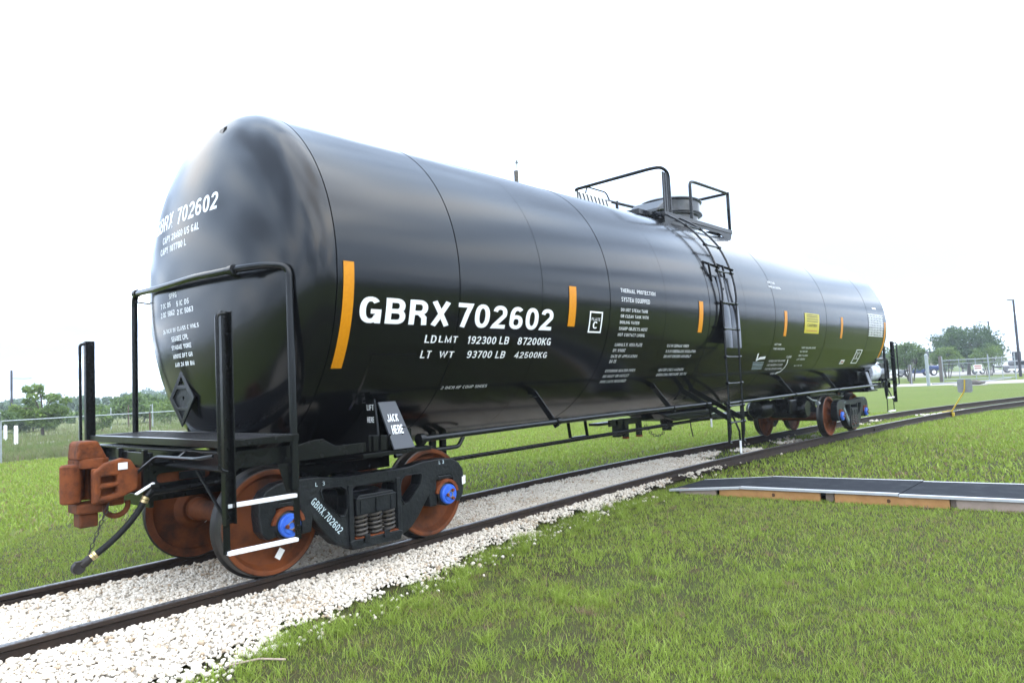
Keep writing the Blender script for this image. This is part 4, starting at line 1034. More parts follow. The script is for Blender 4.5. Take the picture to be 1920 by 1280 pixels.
# hangers and outlet valve gear under the belly
for x in (5.21, 5.63):
    b = MB(); b.bar((x, 0, .94), (x+.04, 0, .70), .05, .014); b.build('rod_hanger', 'frame_black', car)
b = MB(); b.bar((5.24, 0, .705), (5.68, 0, .705), .05, .014); b.build('rod_stirrup', 'frame_black', car)
b = MB(); b.box((5.85, -.10, .83), (7.75, .10, .87)); b.box((6.1, -.12, .80), (6.9, -.09, .90)); b.build('skid_rail', 'frame_black', car, bevel=.006)
for x, w in ((6.35, .09), (6.55, .11)):
    b = MB(); b.box((x-w/2, -.14, .62), (x+w/2, -.02, .90)); b.build('skid_hanger', 'frame_black', car, bevel=.006)
for x in (6.62, 7.02):
    b = MB(); b.box((x-.03, -.10, .60), (x+.05, -.02, .83)); b.build('skid_foot', 'frame_black', car, bevel=.006)
    b = MB(); b.box((x-.03, -.10, .57), (x+.05, -.02, .60)); b.build('foot_tip', 'rust_bright', car)
b = MB(); b.prism([(7.25, .93), (9.4, .93), (9.15, .82), (8.9, .78), (7.8, .77), (7.45, .84)], [], 'y', -.35, .35); b.build('outlet_saddle', 'frame_black', car, bevel=.03)
b = MB(); b.lathe([(.60, .001), (.60, .085), (.66, .085), (.66, .12), (.70, .12), (.70, .10), (.80, .13)], (8.0, -.02, 0), 'z', 18); b.build('outlet_valve', 'frame_black', car, smooth=True)
b = MB()
for i in range(12):
    t = i/11; c0 = Vector((7.15+.75*t, -.12, .74-.20*math.sin(math.pi*t)**.8)); sd_ = Vector((0, 1, 0)) if i % 2 else Vector((0, 0, 1))
    b.tube([c0+Vector((1, 0, 0))*.045*math.cos(a)+sd_*.02*math.sin(a) for a in np.linspace(0, 2*math.pi, 8)], .006, 5, False)
b.build('valve_chain', 'dark_iron', car)
b = MB(); b.tube([(8.7, -.1, .80), (8.72, -.1, .6), (8.78, -.1, .42)], .012, 6); b.build('drain_rod', 'dark_iron', car)
b = MB(); b.prism([(9.0, .68), (11.3, .62), (11.3, .74), (9.0, .80)], [], 'y', -.06, .06); b.build('brake_pull_beam', 'frame_black', car, bevel=.006)
# brake cylinder and valves ahead of the far truck
b = MB(); b.lathe([(-.30, .001), (-.30, .16), (-.24, .20), (.24, .20), (.30, .15), (.30, .001)], (11.75, -.15, .75), 'x', 20); b.build('brake_cylinder', 'frame_black', car, smooth=True)
b = MB(); b.lathe([(-.42, .001), (-.42, .17), (-.36, .21), (.36, .21), (.42, .17), (.42, .001)], (12.75, -.35, .70), 'y', 20); b.build('air_reservoir', 'frame_black', car, smooth=True)
for q0, q1 in (((12.2, -.60, .62), (12.6, -.25, .92)), ((13.1, -.70, .70), (13.35, -.45, .90))): b = MB(); b.box(q0, q1); b.build('control_valve', 'frame_black', car, bevel=.03)
b = MB(); b.tube([(12.9, -.72, .95), (13.1, -.76, .86), (13.4, -.74, .84)], .018, 8); b.lathe([(-.05, .001), (-.05, .045), (.05, .045), (.05, .001)], (13.35, -.78, .78), 'x', 12); b.build('release_valve', 'galvanised', car, smooth=True)
# white wrapped drum and brake box at the far end
b = MB(); b.lathe([(-.55, .001), (-.55, .20), (-.48, .25), (.3, .25), (.40, .20), (.42, .001)], (XF+.02, -1.12, 1.42), 'x', 22); b.build('wrapped_reservoir', 'wrap', car, smooth=True)
b = MB(); b.tube(rounded([(XF-.55, -1.40, 1.72), (XF+.42, -1.40, 1.72), (XF+.45, -1.40, 1.14), (XF-.1, -1.40, 1.16)], .1), .035, 8); b.build('reservoir_guard', 'frame_black', car, smooth=True)
b = MB(); b.box((XF+.02, -1.36, 1.23), (XF+.55, -1.05, 1.62)); b.build('brake_box', 'steel_cover', car, bevel=.01)
b = MB(); b.prism([(XF-1.35, 1.17), (XF-.55, 1.17), (XF-.62, 1.55), (XF-.80, 1.95), (XF-1.1, 2.0), (XF-1.35, 1.9)], [], 'y', -1.20, -1.16); b.build('end_bracket', 'frame_black', car)
b = MB(); hxx = XF+.69; b.tube(rounded([(hxx+.05, -1.5, 2.14), (hxx+.34, -1.5, 2.14), (hxx+.34, -1.5, 1.06), (hxx+.05, -1.5, 1.06)], .05), .016, 8); b.build('side_handhold', 'frame_gloss', car, smooth=True)

# ---------------- ladder
LX0, LX1, LY = 6.98, 7.45, -1.70
def stile(x):
    pts = [(x-.02, LY+.02, .52), (x, LY, .66), (x, LY, 2.45)]
    pts += [tuple(cylp(x, a, .055+.06*min(1, a/35))) for a in range(5, 67, 5)]
    pts += [(x, -.66, 4.20)]
    bb = MB(); bb.tube(pts, .0165, 8); return bb.build('ladder_stile', 'frame_gloss', car, smooth=True)
for x in (LX0, LX1):
    stile(x)
    b = MB(); b.tube(rounded([(x-.02, LY+.02, 1.1), (x-.03, LY+.02, .50), (x+.03, LY+.02, .49)], .02), .019, 8); b.build('ladder_foot', 'frame_black', car, smooth=True)
rung = [(LY, .80), (LY, 1.05), (LY, 1.39), (LY, 1.79), (LY, 2.22), (LY, 2.62)]
for a in (17.5, 33, 48): q = cylp(0, a, .055+.06*min(1, a/35)); rung.append((q.y, q.z))
for y, z in rung:
    b = MB(); b.cyl((LX0-.03, y, z), (LX1+.03, y, z), .014, 8); r_ = b.build('ladder_rung', 'frame_gloss', car, smooth=True)
    for x in (LX0, LX1): b = MB(); b.cyl((x-.03, y, z), (x+.03, y, z), .028, 8); b.build('rung_boss', 'frame_black', r_, smooth=True)
for x in (LX0, LX1):
    b = MB(); a = cylp(x-.2, 24, 0); b.bar(a, cylp(x, 18.5, .13), .035, .012, (1, 0, 0)); b.build('ladder_standoff', 'frame_black', car); b = MB(); a = cylp(x-.13, 12.5, 0); b.bar(a, cylp(x-.17, 22, .07), .03, .012, (1, 0, 0)); b.build('ladder_standoff', 'frame_black', car)
    b = MB(); a = cylp(x-.02, -20, 0); b.bar(a, (x, LY, 2.0), .04, .012); b.build('ladder_standoff', 'frame_black', car)
# leaning kick plate behind the rungs, two leaves
for xa, xb in ((LX0+.03, LX0+.29), (LX0+.305, LX1+.13)):
    bb = MB(); v = []; n = 10
    for i in range(n+1):
        t = i/n; z = 3.03-1.10*t; y = -1.612-.075*t-.03*math.sin(math.pi*t)
        v += [(xa, y, z), ((xa+xb)/2, y-.012, z), (xb, y, z), (xb, y+.01, z), (xa, y+.01, z)]
    f = [(0, 1, 2, 3, 4), tuple(5*n+k for k in (4, 3, 2, 1, 0))]
    for i in range(n):
        for k in range(5): f.append((i*5+k, i*5+(k+1) % 5, i*5+5+(k+1) % 5, i*5+5+k))
    bb.add(v, f); bb.build('kick_plate', 'kick_steel', car, smooth=True)
for z in (2.85, 2.45, 2.1): b = MB(); b.bar((LX0+.16, -1.55, z), (LX0+.16, -1.66, z-.01), .03, .03); b.build('kick_plate_bolt', 'frame_black', car)
for xt, xb, zb in ((6.72, 7.0, .86), (7.02, 7.40, .86)):
    b = MB(); a = cylp(xt, -50, -.01); b.bar(a, (xb, LY+.03, zb), .075, .012, (1, 0, 0)); b.build('ladder_strut', 'frame_gloss', car, bevel=.003)
    b = MB(); b.bar(cylp(xt+.1, -60, -.01), (xb, LY+.05, 1.35), .03, .01); b.build('ladder_brace', 'frame_black', car)
# outlet handle rod with a white tip
b = MB(); b.tube([(7.62, -1.40, .92), (7.64, -1.46, .80), (7.70, -1.50, .62), (7.71, -1.50, .47)], .016, 8); hr = b.build('valve_handle', 'frame_black', car, smooth=True)
b = MB(); b.tube([(7.71, -1.50, .47), (7.71, -1.50, .27)], .018, 8); b.build('handle_tip', 'white_paint', hr, smooth=True)
b = MB(); b.tube([(7.9, -.9, 1.0), (7.95, -.9, .80)], .014, 8); b.build('hanging_rod', 'frame_black', car, smooth=True)
b = MB(); b.tube([(7.95, -.9, .80), (7.95, -.9, .66)], .016, 8); b.build('handle_tip', 'white_paint', car, smooth=True)
b = MB(); b.tube([(7.45, LY+.05, .86), (9.5, -.4, .80)], .03, 8); b.build('valve_shaft', 'frame_black', car, smooth=True)

# ---------------- top platform, railings, manway
PZ = 4.20
for sy in (-1, 1):
    y = sy*.83
    b = MB(); b.box((6.96, y, PZ-.07), (9.42, y-sy*.06, PZ)); b.build('platform_angle', 'frame_gloss', car, bevel=.004)
    b = MB(); b.prism([(6.97, 3.96), (6.97, PZ-.072), (9.41, PZ-.072), (9.33, 3.96), (9.2, 3.98), (8.9, 4.08), (7.25, 4.08), (7.05, 3.98)], [], 'y', y-sy*.012, y-sy*.024); b.build('platform_skirt', 'frame_black', car)
for x in (6.96, 9.36):
    b = MB(); b.box((x, -.76, PZ-.066), (x+.06, .76, PZ-.002)); b.build('platform_angle', 'frame_gloss', car, bevel=.004)
for x0, x1 in ((7.03, 7.30), (9.06, 9.35)):
    for k in range(8):
        y = -.70+k*.2; b = MB(); b.box((x0, y-.07, PZ-.02), (x1, y+.07, PZ-.005)); b.build('platform_plank', 'grate', car)
b = MB(); b.box((6.55, -.60, PZ-.06), (6.95, -.28, PZ+.03)); b.build('platform_step', 'frame_gloss', car, bevel=.006)
ry = -.80
for dx in (0, .075, .15): b = MB(); b.box((7.00+dx, ry-.012, PZ-.05), (7.045+dx, ry+.012, 4.86)); b.build('gate_post', 'frame_gloss', car, bevel=.003)
def rtube(name, pts, r=.028): bb = MB(); bb.tube(pts, r, 10); return bb.build(name, 'frame_gloss', car, smooth=True)
rtube('top_railing', rounded([(7.20, ry, PZ), (7.20, ry, 4.88), (6.98, ry, 4.93), (6.98, ry+.2, 4.95), (6.90, .88, 4.92), (6.98, .90, 4.86), (9.38, .86, 4.90)], .12))
rtube('top_railing', rounded([(7.92, ry, PZ), (7.92, ry, 4.86), (8.1, ry, 4.88), (9.38, ry, 4.90), (9.38, -.6, 4.90), (9.38, .86, 4.90)], .10))
for x, y in ((9.38, ry), (9.38, .86), (6.93, .88), (8.2, .88)):
    b = MB(); b.bar((x, y, PZ-.05), (x, y, 4.92), .055, .03, (1, 0, 0)); b.build('railing_post', 'frame_gloss', car, bevel=.004)
# hazard-striped tread board on the far railing
bd = MB(); bd.box((6.90, .86, 4.74), (7.98, .90, 4.89)); hb = bd.build('striped_board', 'decal_white', car, bevel=.004)
for k in range(8):
    x = 7.0+k*.118; b = MB(); b.prism([(x, 4.762), (x+.05, 4.762), (x+.0, 4.878), (x-.05+.0, 4.878)], [], 'y', .8575, .8595); b.build('board_stripe', 'grate', hb)
rtube('top_railing', rounded([(7.2, .88, 4.90), (7.25, .88, 5.03), (7.85, .88, 5.03), (7.95, .88, 4.90)], .08), .014)
# manway nozzle and protective housing
MX = 8.62
b = MB(); b.lathe([(4.15, .50), (4.45, .50), (4.45, .56), (4.50, .56)], (MX, 0, 0), 'z', 40); b.build('manway_nozzle', 'steel_cover', car, smooth=True)
b = MB(); b.lathe([(4.50, .545), (4.70, .545), (4.70, .575), (4.73, .575), (4.75, .55), (4.77, .001)], (MX, 0, 0), 'z', 48); b.build('manway_housing', 'steel_cover', car, smooth=True)
for z in (4.48, 4.715):
    b = MB(); b.lathe([(z-.012, .56), (z-.012, .582), (z+.012, .582), (z+.012, .56)], (MX, 0, 0), 'z', 48); b.build('housing_band', 'frame_black', car, smooth=True)
b = MB(); b.prism([(MX-1.05, 4.38), (MX-.52, 4.52), (MX-.52, 4.72), (MX-.7, 4.66), (MX-1.0, 4.46)], [], 'y', -.34, .34); b.build('hinged_cover', 'frame_gloss', car, bevel=.03)
b = MB(); b.cyl((MX+.62, -.12, 4.60), (MX+.62, .0, 4.60), .05, 12); b.box((MX+.56, -.10, 4.55), (MX+.62, -.02, 4.72)); b.build('housing_latch', 'frame_black', car, bevel=.006)
b = MB(); b.box((6.62, .1, 4.22), (6.80, .3, 4.40)); b.build('vent_block', 'frame_black', car, bevel=.01)
b = MB(); b.lathe([(4.2, .09), (4.34, .09), (4.34, .12), (4.38, .12), (4.40, .05), (4.46, .04)], (7.55, .35, 0), 'z', 16); b.build('relief_valve', 'frame_black', car, smooth=True)
reloc(car)

# ================================================================== RAMP
rp_ = empty('access_ramp', (6.9, -3, GZ), 'black rubber topped boardwalk ramp with white edges on timber, meeting the near rail', 'ramp')
def rampx(y, side):                     # side 0 = edge towards the camera, 1 = far edge
    t = (-1.0-y)
    return 6.28+.10*t if side == 0 else 7.42+.145*t
segs = [(-1.0, -2.05, -.135, -.055), (-2.055, -4.02, -.05, -.045), (-4.025, -6.5, -.055, -.045), (-6.505, -9.0, -.05, -.045)]
for ya, yb, za, zb in segs:
    def pt(y, sd, dz=0., inset=0.):
        z = za+(zb-za)*((y-ya)/(yb-ya)); x = rampx(y, sd); return (x+(inset if sd == 0 else -inset), y, z+dz)
    b = MB()
    v = [pt(ya, 0), pt(ya, 1), pt(yb, 1), pt(yb, 0)]+[pt(ya, 0, -.022), pt(ya, 1, -.022), pt(yb, 1, -.022), pt(yb, 0, -.022)]
    b.add(v, [(0, 1, 2, 3), (7, 6, 5, 4), (0, 4, 5, 1), (1, 5, 6, 2), (2, 6, 7, 3), (3, 7, 4, 0)])
    pn = b.build('ramp_panel', 'ramp_mat', rp_)
    for sd in (0, 1):
        b = MB(); i0, i1 = (0., .075) if sd == 0 else (.0, .06)
        o_ = -.004
        q = [pt(ya, sd, .003, o_), pt(yb, sd, .003, o_), pt(yb, sd, .003, i1), pt(ya, sd, .003, i1)]
        q += [pt(ya, sd, -.026, o_), pt(yb, sd, -.026, o_)]
        b.add(q, [(0, 1, 2, 3), (0, 4, 5, 1)]); b.build('edge_tape', 'tape_white', pn)
for (ya, yb, m, kn) in ((-1.75, -3.10, 'lumber', -2.5), (-3.28, -4.55, 'lumber', -3.9), (-4.62, -6.9, 'lumber_grey', None), (-1.15, -1.7, 'lumber_grey', None)):
    b = MB(); xa, xb = rampx(ya, 0)+.02, rampx(yb, 0)+.02; h = .085 if ya < -1.5 else .035
    v = []
    for x, y in ((xa, ya), (xb, yb), (xb+.045, yb), (xa+.045, ya)): v += [(x, y, GZ-.01), (x, y, -.083 if ya < -1.5 else -.11)]
    b.add(v, [(0, 1, 3, 2), (2, 3, 5, 4), (4, 5, 7, 6), (6, 7, 1, 0), (1, 7, 5, 3), (0, 2, 4, 6)]); pk = b.build('timber', m, rp_, bevel=.004)
    if kn:
        b = MB(); x = rampx(kn, 0)+.0185; b.lathe([(0, .001), (-.0, .022), (.004, .028)], (x, kn, -.14), 'x', 10); b.build('knot', 'knot', pk)
for y in (-1.9, -3.2, -4.6, -5.9):
    b = MB(); b.box((rampx(y, 0)+.09, y-.05, GZ), (rampx(y, 1)-.05, y+.05, -.083)); b.build('cross_timber', 'lumber_grey', rp_)
for (ya, yb) in ((-1.75, -4.5), (-4.55, -7.5)):
    b = MB(); b.bar((rampx(ya, 1)-.05, ya, -.14), (rampx(yb, 1)-.05, yb, -.14), .045, .11); b.build('timber', 'lumber', rp_)
reloc(rp_)

# ================================================================== DERAIL SIGN
dx, dy = 23.2, float(track(23.2))-.753
d_ = empty('derail_sign', (dx, dy, -.168), 'bent yellow post with a square grey plate clamped to the near rail past the car', 'sign')
sh = dy+1.20
b = MB(); b.tube(rounded([(dx, -1.20+sh, -.05), (dx, -1.63+sh, .645), (dx, -1.655+sh, 1.0)], .1), .022, 8); b.build('post', 'safety_yellow', d_, smooth=True)
b = MB(); b.box((dx-.07, dy-.10, -.15), (dx+.07, dy-.04, -.03)); b.box((dx-.12, dy+.04, -.06), (dx+.12, dy+.22, .0)); b.box((dx-.05, dy-.035, .004), (dx+.05, dy+.1, .03)); b.build('rail_clamp', 'safety_yellow', d_, bevel=.008)
b = MB(); c_ = Vector((dx+.03, -1.645+sh, .80)); q = []
for a in (45, 135, 225, 315):
    for da in (-6, 6): q.append((c_.y+.265*math.cos(R_(a+da)), c_.z+.265*math.sin(R_(a+da))))
b.prism(q, [], 'x', dx+.026, dx+.032); b.build('sign_plate', 'sign_grey', d_)
for z in (.7, .92): b = MB(); b.cyl((dx+.02, c_.y, z), (dx-.03, c_.y, z), .012, 6); b.build('plate_bolt', 'safety_yellow', d_)
reloc(d_)

# ================================================================== LEFT FENCE, POSTS, BOLLARDS
FY = 21.0
fx = [-1.9, .4, 2.7, 4.95, 7.25, 9.6, 12, 14.4]
fence = empty('chain_link_fence', (6, FY, GZ), 'low galvanised chain link fence with a top rail along the rough field', 'fence')
for i, x in enumerate(fx):
    b = MB(); b.cyl((x, FY, GZ-.05), (x, FY, 1.16), .032, 10); po = b.build('post', 'rusty_post' if i in (4, 6) else 'galvanised', fence, smooth=True)
    b = MB(); b.bar((x, FY, 1.14), (x-.06, FY-.26, 1.42), .03, .03); b.build('barb_arm', 'galvanised', po)
b = MB(); b.tube([(x, FY, 1.15) for x in (-4, 6, 16)], .019, 8); b.build('top_rail', 'galvanised', fence, smooth=True)
def chain_mesh(name, P, w, h, sp, r, parent, m='chainwire'):
    """diamond wire mesh in the plane spanned by direction w (Vector) and up, from corner P"""
    ln = w.length; wd = w.normalized(); b = MB(); n = int((ln+h)/sp)
    nrm = wd.cross(Vector((0, 0, 1)))
    for k in range(n):
        for s in (1, -1):
            a0 = k*sp-h if s > 0 else k*sp
            lo, hi = (a0, a0+h) if s > 0 else (a0, a0-h)
            # clip to 0..ln
            def at(t): return lo+(hi-lo)*t
            t0, t1 = 0., 1.
            for lim, sgn in ((0, 1), (ln, -1)):
                f0, f1 = (lo-lim)*sgn, (hi-lim)*sgn
                if f0 < 0 and f1 < 0: t0, t1 = 1, 0
                elif f0 < 0: t0 = max(t0, -f0/(f1-f0))
                elif f1 < 0: t1 = min(t1, f0/(f0-f1))
            if t1-t0 < .02: continue
            A = P+wd*at(t0)+Vector((0, 0, h*t0)); Bq = P+wd*at(t1)+Vector((0, 0, h*t1))
            d = (Bq-A).normalized(); e = d.cross(nrm).normalized()
            v = []
            for E_ in (A, Bq): v += [E_+e*r, E_-e*r*.5+nrm*r*.87, E_-e*r*.5-nrm*r*.87]
            b.add(v, [(0, 1, 4, 3), (1, 2, 5, 4), (2, 0, 3, 5)])
    o = b.build(name, m, parent); o['kind'] = 'stuff'; return o
chain_mesh('wire_mesh', Vector((-2.5, FY+.03, GZ)), Vector((18, 0, 0)), 1.32, .08, .0009, fence)
reloc(fence)
for (x, y, h, which) in ((6.15, 34.4, .88, 'the shorter white one nearer the track road edge'), (6.98, 40.2, .82, 'farther')):
    b = MB(); b.tube([(x, y, GZ), (x, y, GZ+h), (x, y, GZ+h+.03)], [.085, .085, .05], 12)
    tag(b.build('bollard', 'white_paint', smooth=True), 'white bollard by the dirt road, right one of the pair' if y < 36 else 'white bollard by the dirt road, left one of the pair', 'bollard', 'white bollards in the field')
for i, (x, y, h, m, lb) in enumerate(((9.9, 36.0, 1.25, 'rusty_post', 'thin dark fence stake left of the corner post in the field'), (13.97, 45.4, 1.5, 'galvanised', 'pale thin fence stake in the field behind the end platform'), (16.5, 49.5, 1.6, 'rusty_post', 'brown fence stake in the field behind the end handrail'), (15.9, 43.5, 1.6, 'galvanised', 'pale fence stake in the field next to the tank end'), (1.95, 30.5, 1.3, 'pole_wood', 'weathered wooden post at the left edge of the field'))):
    b = MB(); b.tube([(x, y, GZ), (x, y, GZ+h)], [.05, .04], 8); tag(b.build('fence_stake', m, smooth=True), lb, 'stake', 'stakes in the field')

# ================================================================== POLES
def pole(name, x, y, h, r0, r1, m, label, lean=(0, 0)):
    e = empty(name, (x, y, GZ), label, 'pole')
    b = MB(); b.tube([(x, y, GZ-.1), (x+lean[0], y+lean[1], GZ+h)], [r0, r1], 12); b.build('shaft', m, e, smooth=True); return e
e = pole('utility_pole', 19.14, 12.92, 10.72, .13, .095, 'pole_wood', 'weathered wooden pole rising behind the middle of the tank', (-.05, 0))
b = MB(); b.cyl((19.16, 12.92, 10.5), (19.16, 12.92, 11.0), .018, 8); b.lathe([(0, .001), (0, .06), (.03, .07), (.05, .02), (.09, .05), (.12, .001)], (19.16, 12.92, 10.86), 'z', 12); b.build('insulator', 'truck_grey', e, smooth=True); reloc(e)
e = pole('utility_pole', 20.85, 101.2, 6.6, .16, .12, 'pole_dark', 'thin distant pole above the trees at the left edge')
b = MB(); b.bar((20.85, 101.2, 5.4), (22.2, 101.2, 5.3), .06, .06); b.bar((22.2, 101.2, 5.3), (23.0, 101.2, 5.35), .3, .06); b.build('lamp_arm', 'truck_grey', e); reloc(e)
e = pole('light_pole', 88.6, 4.35, 8.2, .15, .10, 'pole_dark', 'tall dark light pole at the right edge of the picture', (-.1, .05))
b = MB(); b.bar((88.5, 4.4, 7.95), (88.3, 4.9, 8.0), .3, .12); b.build('lamp_head', 'truck_grey', e); reloc(e)
e = pole('light_pole', 128.4, 12.45, 8.0, .15, .10, 'pole_dark', 'far light pole with a lamp arm behind the big tree', (-.3, .1))
b = MB(); b.bar((128.1, 12.55, 7.75), (127.7, 13.5, 7.85), .08, .08); b.build('lamp_arm', 'pole_dark', e); b = MB(); b.bar((127.7, 13.45, 7.8), (127.4, 14.0, 7.65), .3, .12); b.build('lamp_head', 'truck_grey', e); reloc(e)

# ================================================================== YARD GATE AND FENCE
gt = empty('yard_gate', (76, 6, GZ), 'wide galvanised chain link gate across the concrete drive', 'gate')
GP = [(75.1, 8.85), (75.3, 7.5), (75.5, 6.2), (75.6, 5.2), (76.0, 4.2), (76.3, 3.25)]
for i, (x, y) in enumerate(GP):
    b = MB(); b.tube([(x, y, GZ), (x, y, 2.25 if i in (0, 3, 5) else 1.95)], .05 if i in (0, 3, 5) else .03, 8); b.build('post', 'galvanised', gt, smooth=True)
for z, r in ((1.85, .035), (1.5, .02), (.02, .035)):
    b = MB(); b.tube([(x, y, z) for x, y in GP], r, 8); b.build('gate_rail', 'galvanised', gt, smooth=True)
for i in range(len(GP)-1):
    A, Bq = Vector((GP[i][0], GP[i][1], GZ+.05)), Vector((GP[i+1][0], GP[i+1][1], GZ+.05)); chain_mesh('wire_mesh', A, Bq-A, 2.0, .12, .003, gt)
b = MB(); b.bar((74.9, 6.26, 1.02), (75.0, 5.62, 1.02), .01, .62); sg = b.build('gate_sign', 'decal_white', gt)
for z in (1.18, .98): b = MB(); b.bar((74.88, 6.2, z), (74.98, 5.68, z), .008, .10); b.build('sign_line', 'decal_red', sg)
reloc(gt)
fn = empty('yard_fence', (63.5, 9, GZ), 'chain link fence with one thick galvanised end post left of the yard gate', 'fence')
b = MB(); b.tube([(63.1, 7.57, GZ), (63.1, 7.6, 2.35), (63.1, 7.6, 2.42)], [.13, .13, .05], 14); b.build('end_post', 'galvanised', fn, smooth=True)
for (x, y, r, m) in ((70.0, 10.4, .03, 'galvanised'), (72.8, 11.09, .14, 'pole_wood'), (76.5, 12.0, .03, 'galvanised'), (83, 13.6, .03, 'galvanised'), (90, 15.2, .03, 'galvanised')):
    b = MB(); b.tube([(x, y, GZ), (x, y, 1.62)], r, 10); b.build('post', m, fn, smooth=True)
b = MB(); b.tube([(68, 9.9, 1.55), (72.8, 11.09, 1.55), (90, 15.2, 1.55)], .025, 8); b.build('top_rail', 'galvanised', fn, smooth=True)
chain_mesh('wire_mesh', Vector((68, 9.9, GZ)), Vector((22, 5.3, 0)), 1.7, .14, .003, fn)
b = MB(); b.tube([(75.1, 9.0, GZ), (75.1, 9.0, 2.3)], [.16, .14], 12); b.build('gate_post', 'pole_wood', fn, smooth=True)
b = MB(); b.tube([(63.2, 7.3, -.05), (70, 4.5, -.08), (76, 3.6, -.05)], .05, 8); b.build('gate_track', 'truck_grey', fn, smooth=True)
reloc(fn)
# slab with a stone in the lawn
b = MB(); b.box((59.5, 3.1, GZ), (60.6, 5.2, GZ+.05)); tag(b.build('concrete_slab', 'concrete', bevel=.01), 'pale concrete slab lying in the lawn in front of the gate', 'slab')
v, f = ico(2); b = MB(); vv = [(60.5+q[0]*.28+.05*math.sin(q[1]*5), 3.75+q[1]*.55, GZ+.20+q[2]*.20*(1+.4*math.sin(q[1]*3))) for q in v]; b.add(vv, [tuple(x) for x in f]); tag(b.build('rock', 'pole_wood'), 'dark rock lying on the concrete slab in front of the gate', 'rock')

# ================================================================== VEHICLES AND BUILDINGS BEYOND
def wheel_part(root, x, y, z, r, w, dirx, name='wheel'):
    """dirx: unit vector of the axle"""
    a = Vector(dirx)
    b = MB(); c = Vector((x, y, z)); b.tube([c-a*w/2, c-a*w*.42, c+a*w*.42, c+a*w/2], [r*.9, r, r, r*.9], 20); o = b.build(name, 'tyre', root, smooth=True)
    b = MB(); b.tube([c-a*w*.52, c-a*w*.50], [r*.55, r*.6], 16); b.build('hub', 'truck_white', o, smooth=True)
# truck tractor: chassis along a direction across the view
t0 = Vector((119.5, 25.6, GZ)); ax = (Vector((125.2, 19.0, GZ))-t0).normalized(); sd_ = Vector((0, 0, 1)).cross(ax)
tr = empty('truck_tractor', t0, 'dark blue road tractor unit parked in the yard behind the fence', 'truck')
def tp(u, w, z): return t0+ax*u+sd_*w+Vector((0, 0, z))
def tbox(root, name, u0, u1, w0, w1, z0, z1, m, bev=.06):
    b = MB(); v = [tp(u, w, z) for u in (u0, u1) for w in (w0, w1) for z in (z0, z1)]
    b.add(v, [(0, 1, 3, 2), (4, 6, 7, 5), (0, 4, 5, 1), (2, 3, 7, 6), (0, 2, 6, 4), (1, 5, 7, 3)]); return b.build(name, m, root, bevel=bev)
tbox(tr, 'chassis', .6, 8.4, -.5, .5, .75, 1.05, 'truck_blue'); tbox(tr, 'fuel_tank', 3.9, 5.6, -1.2, -.6, .5, 1.15, 'truck_blue', .12); tbox(tr, 'fifth_wheel', 5.9, 6.9, -.5, .5, 1.05, 1.25, 'dark_iron')
tbox(tr, 'bonnet', 6.6, 8.6, -.9, .9, .85, 1.55, 'truck_blue', .2); tbox(tr, 'deck_box', .4, 1.6, -1.1, 1.1, .5, 1.35, 'truck_white', .1); tbox(tr, 'toolbox', 2.0, 2.5, -1.1, .2, .5, 1.1, 'truck_grey'); tbox(tr, 'mudguard', 4.7, 5.5, -1.25, -.9, 1.25, 1.42, 'truck_white', .05)
for u in (3.0, 7.05):
    for w in (-1.05, 1.05): q = tp(u, w, .52); wheel_part(tr, q.x, q.y, q.z, .52, .32, sd_ if w > 0 else sd_)
reloc(tr)
# white box lorry and grey van at the right edge
t0 = Vector((124.5, 11.6, GZ)); ax = Vector((.35, -.94, 0)).normalized(); sd_ = Vector((0, 0, 1)).cross(ax)
bl = empty('box_trailer', t0, 'white ribbed box trailer at the right edge beyond the gate', 'trailer')
tbox(bl, 'box', 0, 8, -1.3, 1.3, 1.0, 3.75, 'truck_white', .05)
for k in range(12): tbox(bl, 'side_rib', .3+k*.62, .36+k*.62, -1.335, -1.302, 1.1, 3.6, 'truck_white', 0)
tbox(bl, 'underframe', .2, 7.8, -1.0, 1.0, .8, .98, 'dark_iron', 0); tbox(bl, 'rear_door', 1.9, 3.0, -1.345, -1.337, 1.05, 3.0, 'glass_dark', 0)
for u in (1.2, 6.2): q = tp(u, -1.05, .5); wheel_part(bl, q.x, q.y, q.z, .5, .3, sd_)
reloc(bl)
t0 = Vector((116.6, 9.3, GZ)); ax = Vector((.45, -.89, 0)).normalized(); sd_ = Vector((0, 0, 1)).cross(ax)
vn = empty('van', t0, 'light grey van parked in front of the white trailer', 'van')
tbox(vn, 'body', 0, 4.6, -.95, .95, .35, 1.05, 'truck_grey', .15); tbox(vn, 'cabin', .5, 4.2, -.85, .85, 1.052, 1.75, 'truck_grey', .25); tbox(vn, 'windscreen', .7, 2.2, -.88, -.86, 1.15, 1.62, 'glass_dark', .02); tbox(vn, 'bumper', -.1, 1.9, -1.02, -.955, .38, .6, 'truck_white', .03)
for u in (.9, 3.6): q = tp(u, -.88, .34); wheel_part(vn, q.x, q.y, q.z, .34, .22, sd_)
reloc(vn)
t0 = Vector((119.7, 14.5, GZ)); ax = Vector((.6, -.8, 0)).normalized(); sd_ = Vector((0, 0, 1)).cross(ax)
ut = empty('utility_trailer', t0, 'small trailer with a tilted white ramp behind the gate sign', 'trailer')
b = MB(); b.add([tp(.2, -1, 2.05), tp(1.5, -1, 1.75), tp(1.8, -1, .75), tp(.5, -1, 1.05), tp(.2, -.9, 2.05), tp(1.5, -.9, 1.75), tp(1.8, -.9, .75), tp(.5, -.9, 1.05)], [(0, 1, 2, 3), (7, 6, 5, 4), (0, 4, 5, 1), (1, 5, 6, 2), (2, 6, 7, 3), (3, 7, 4, 0)]); b.build('ramp_panel', 'truck_white', ut)
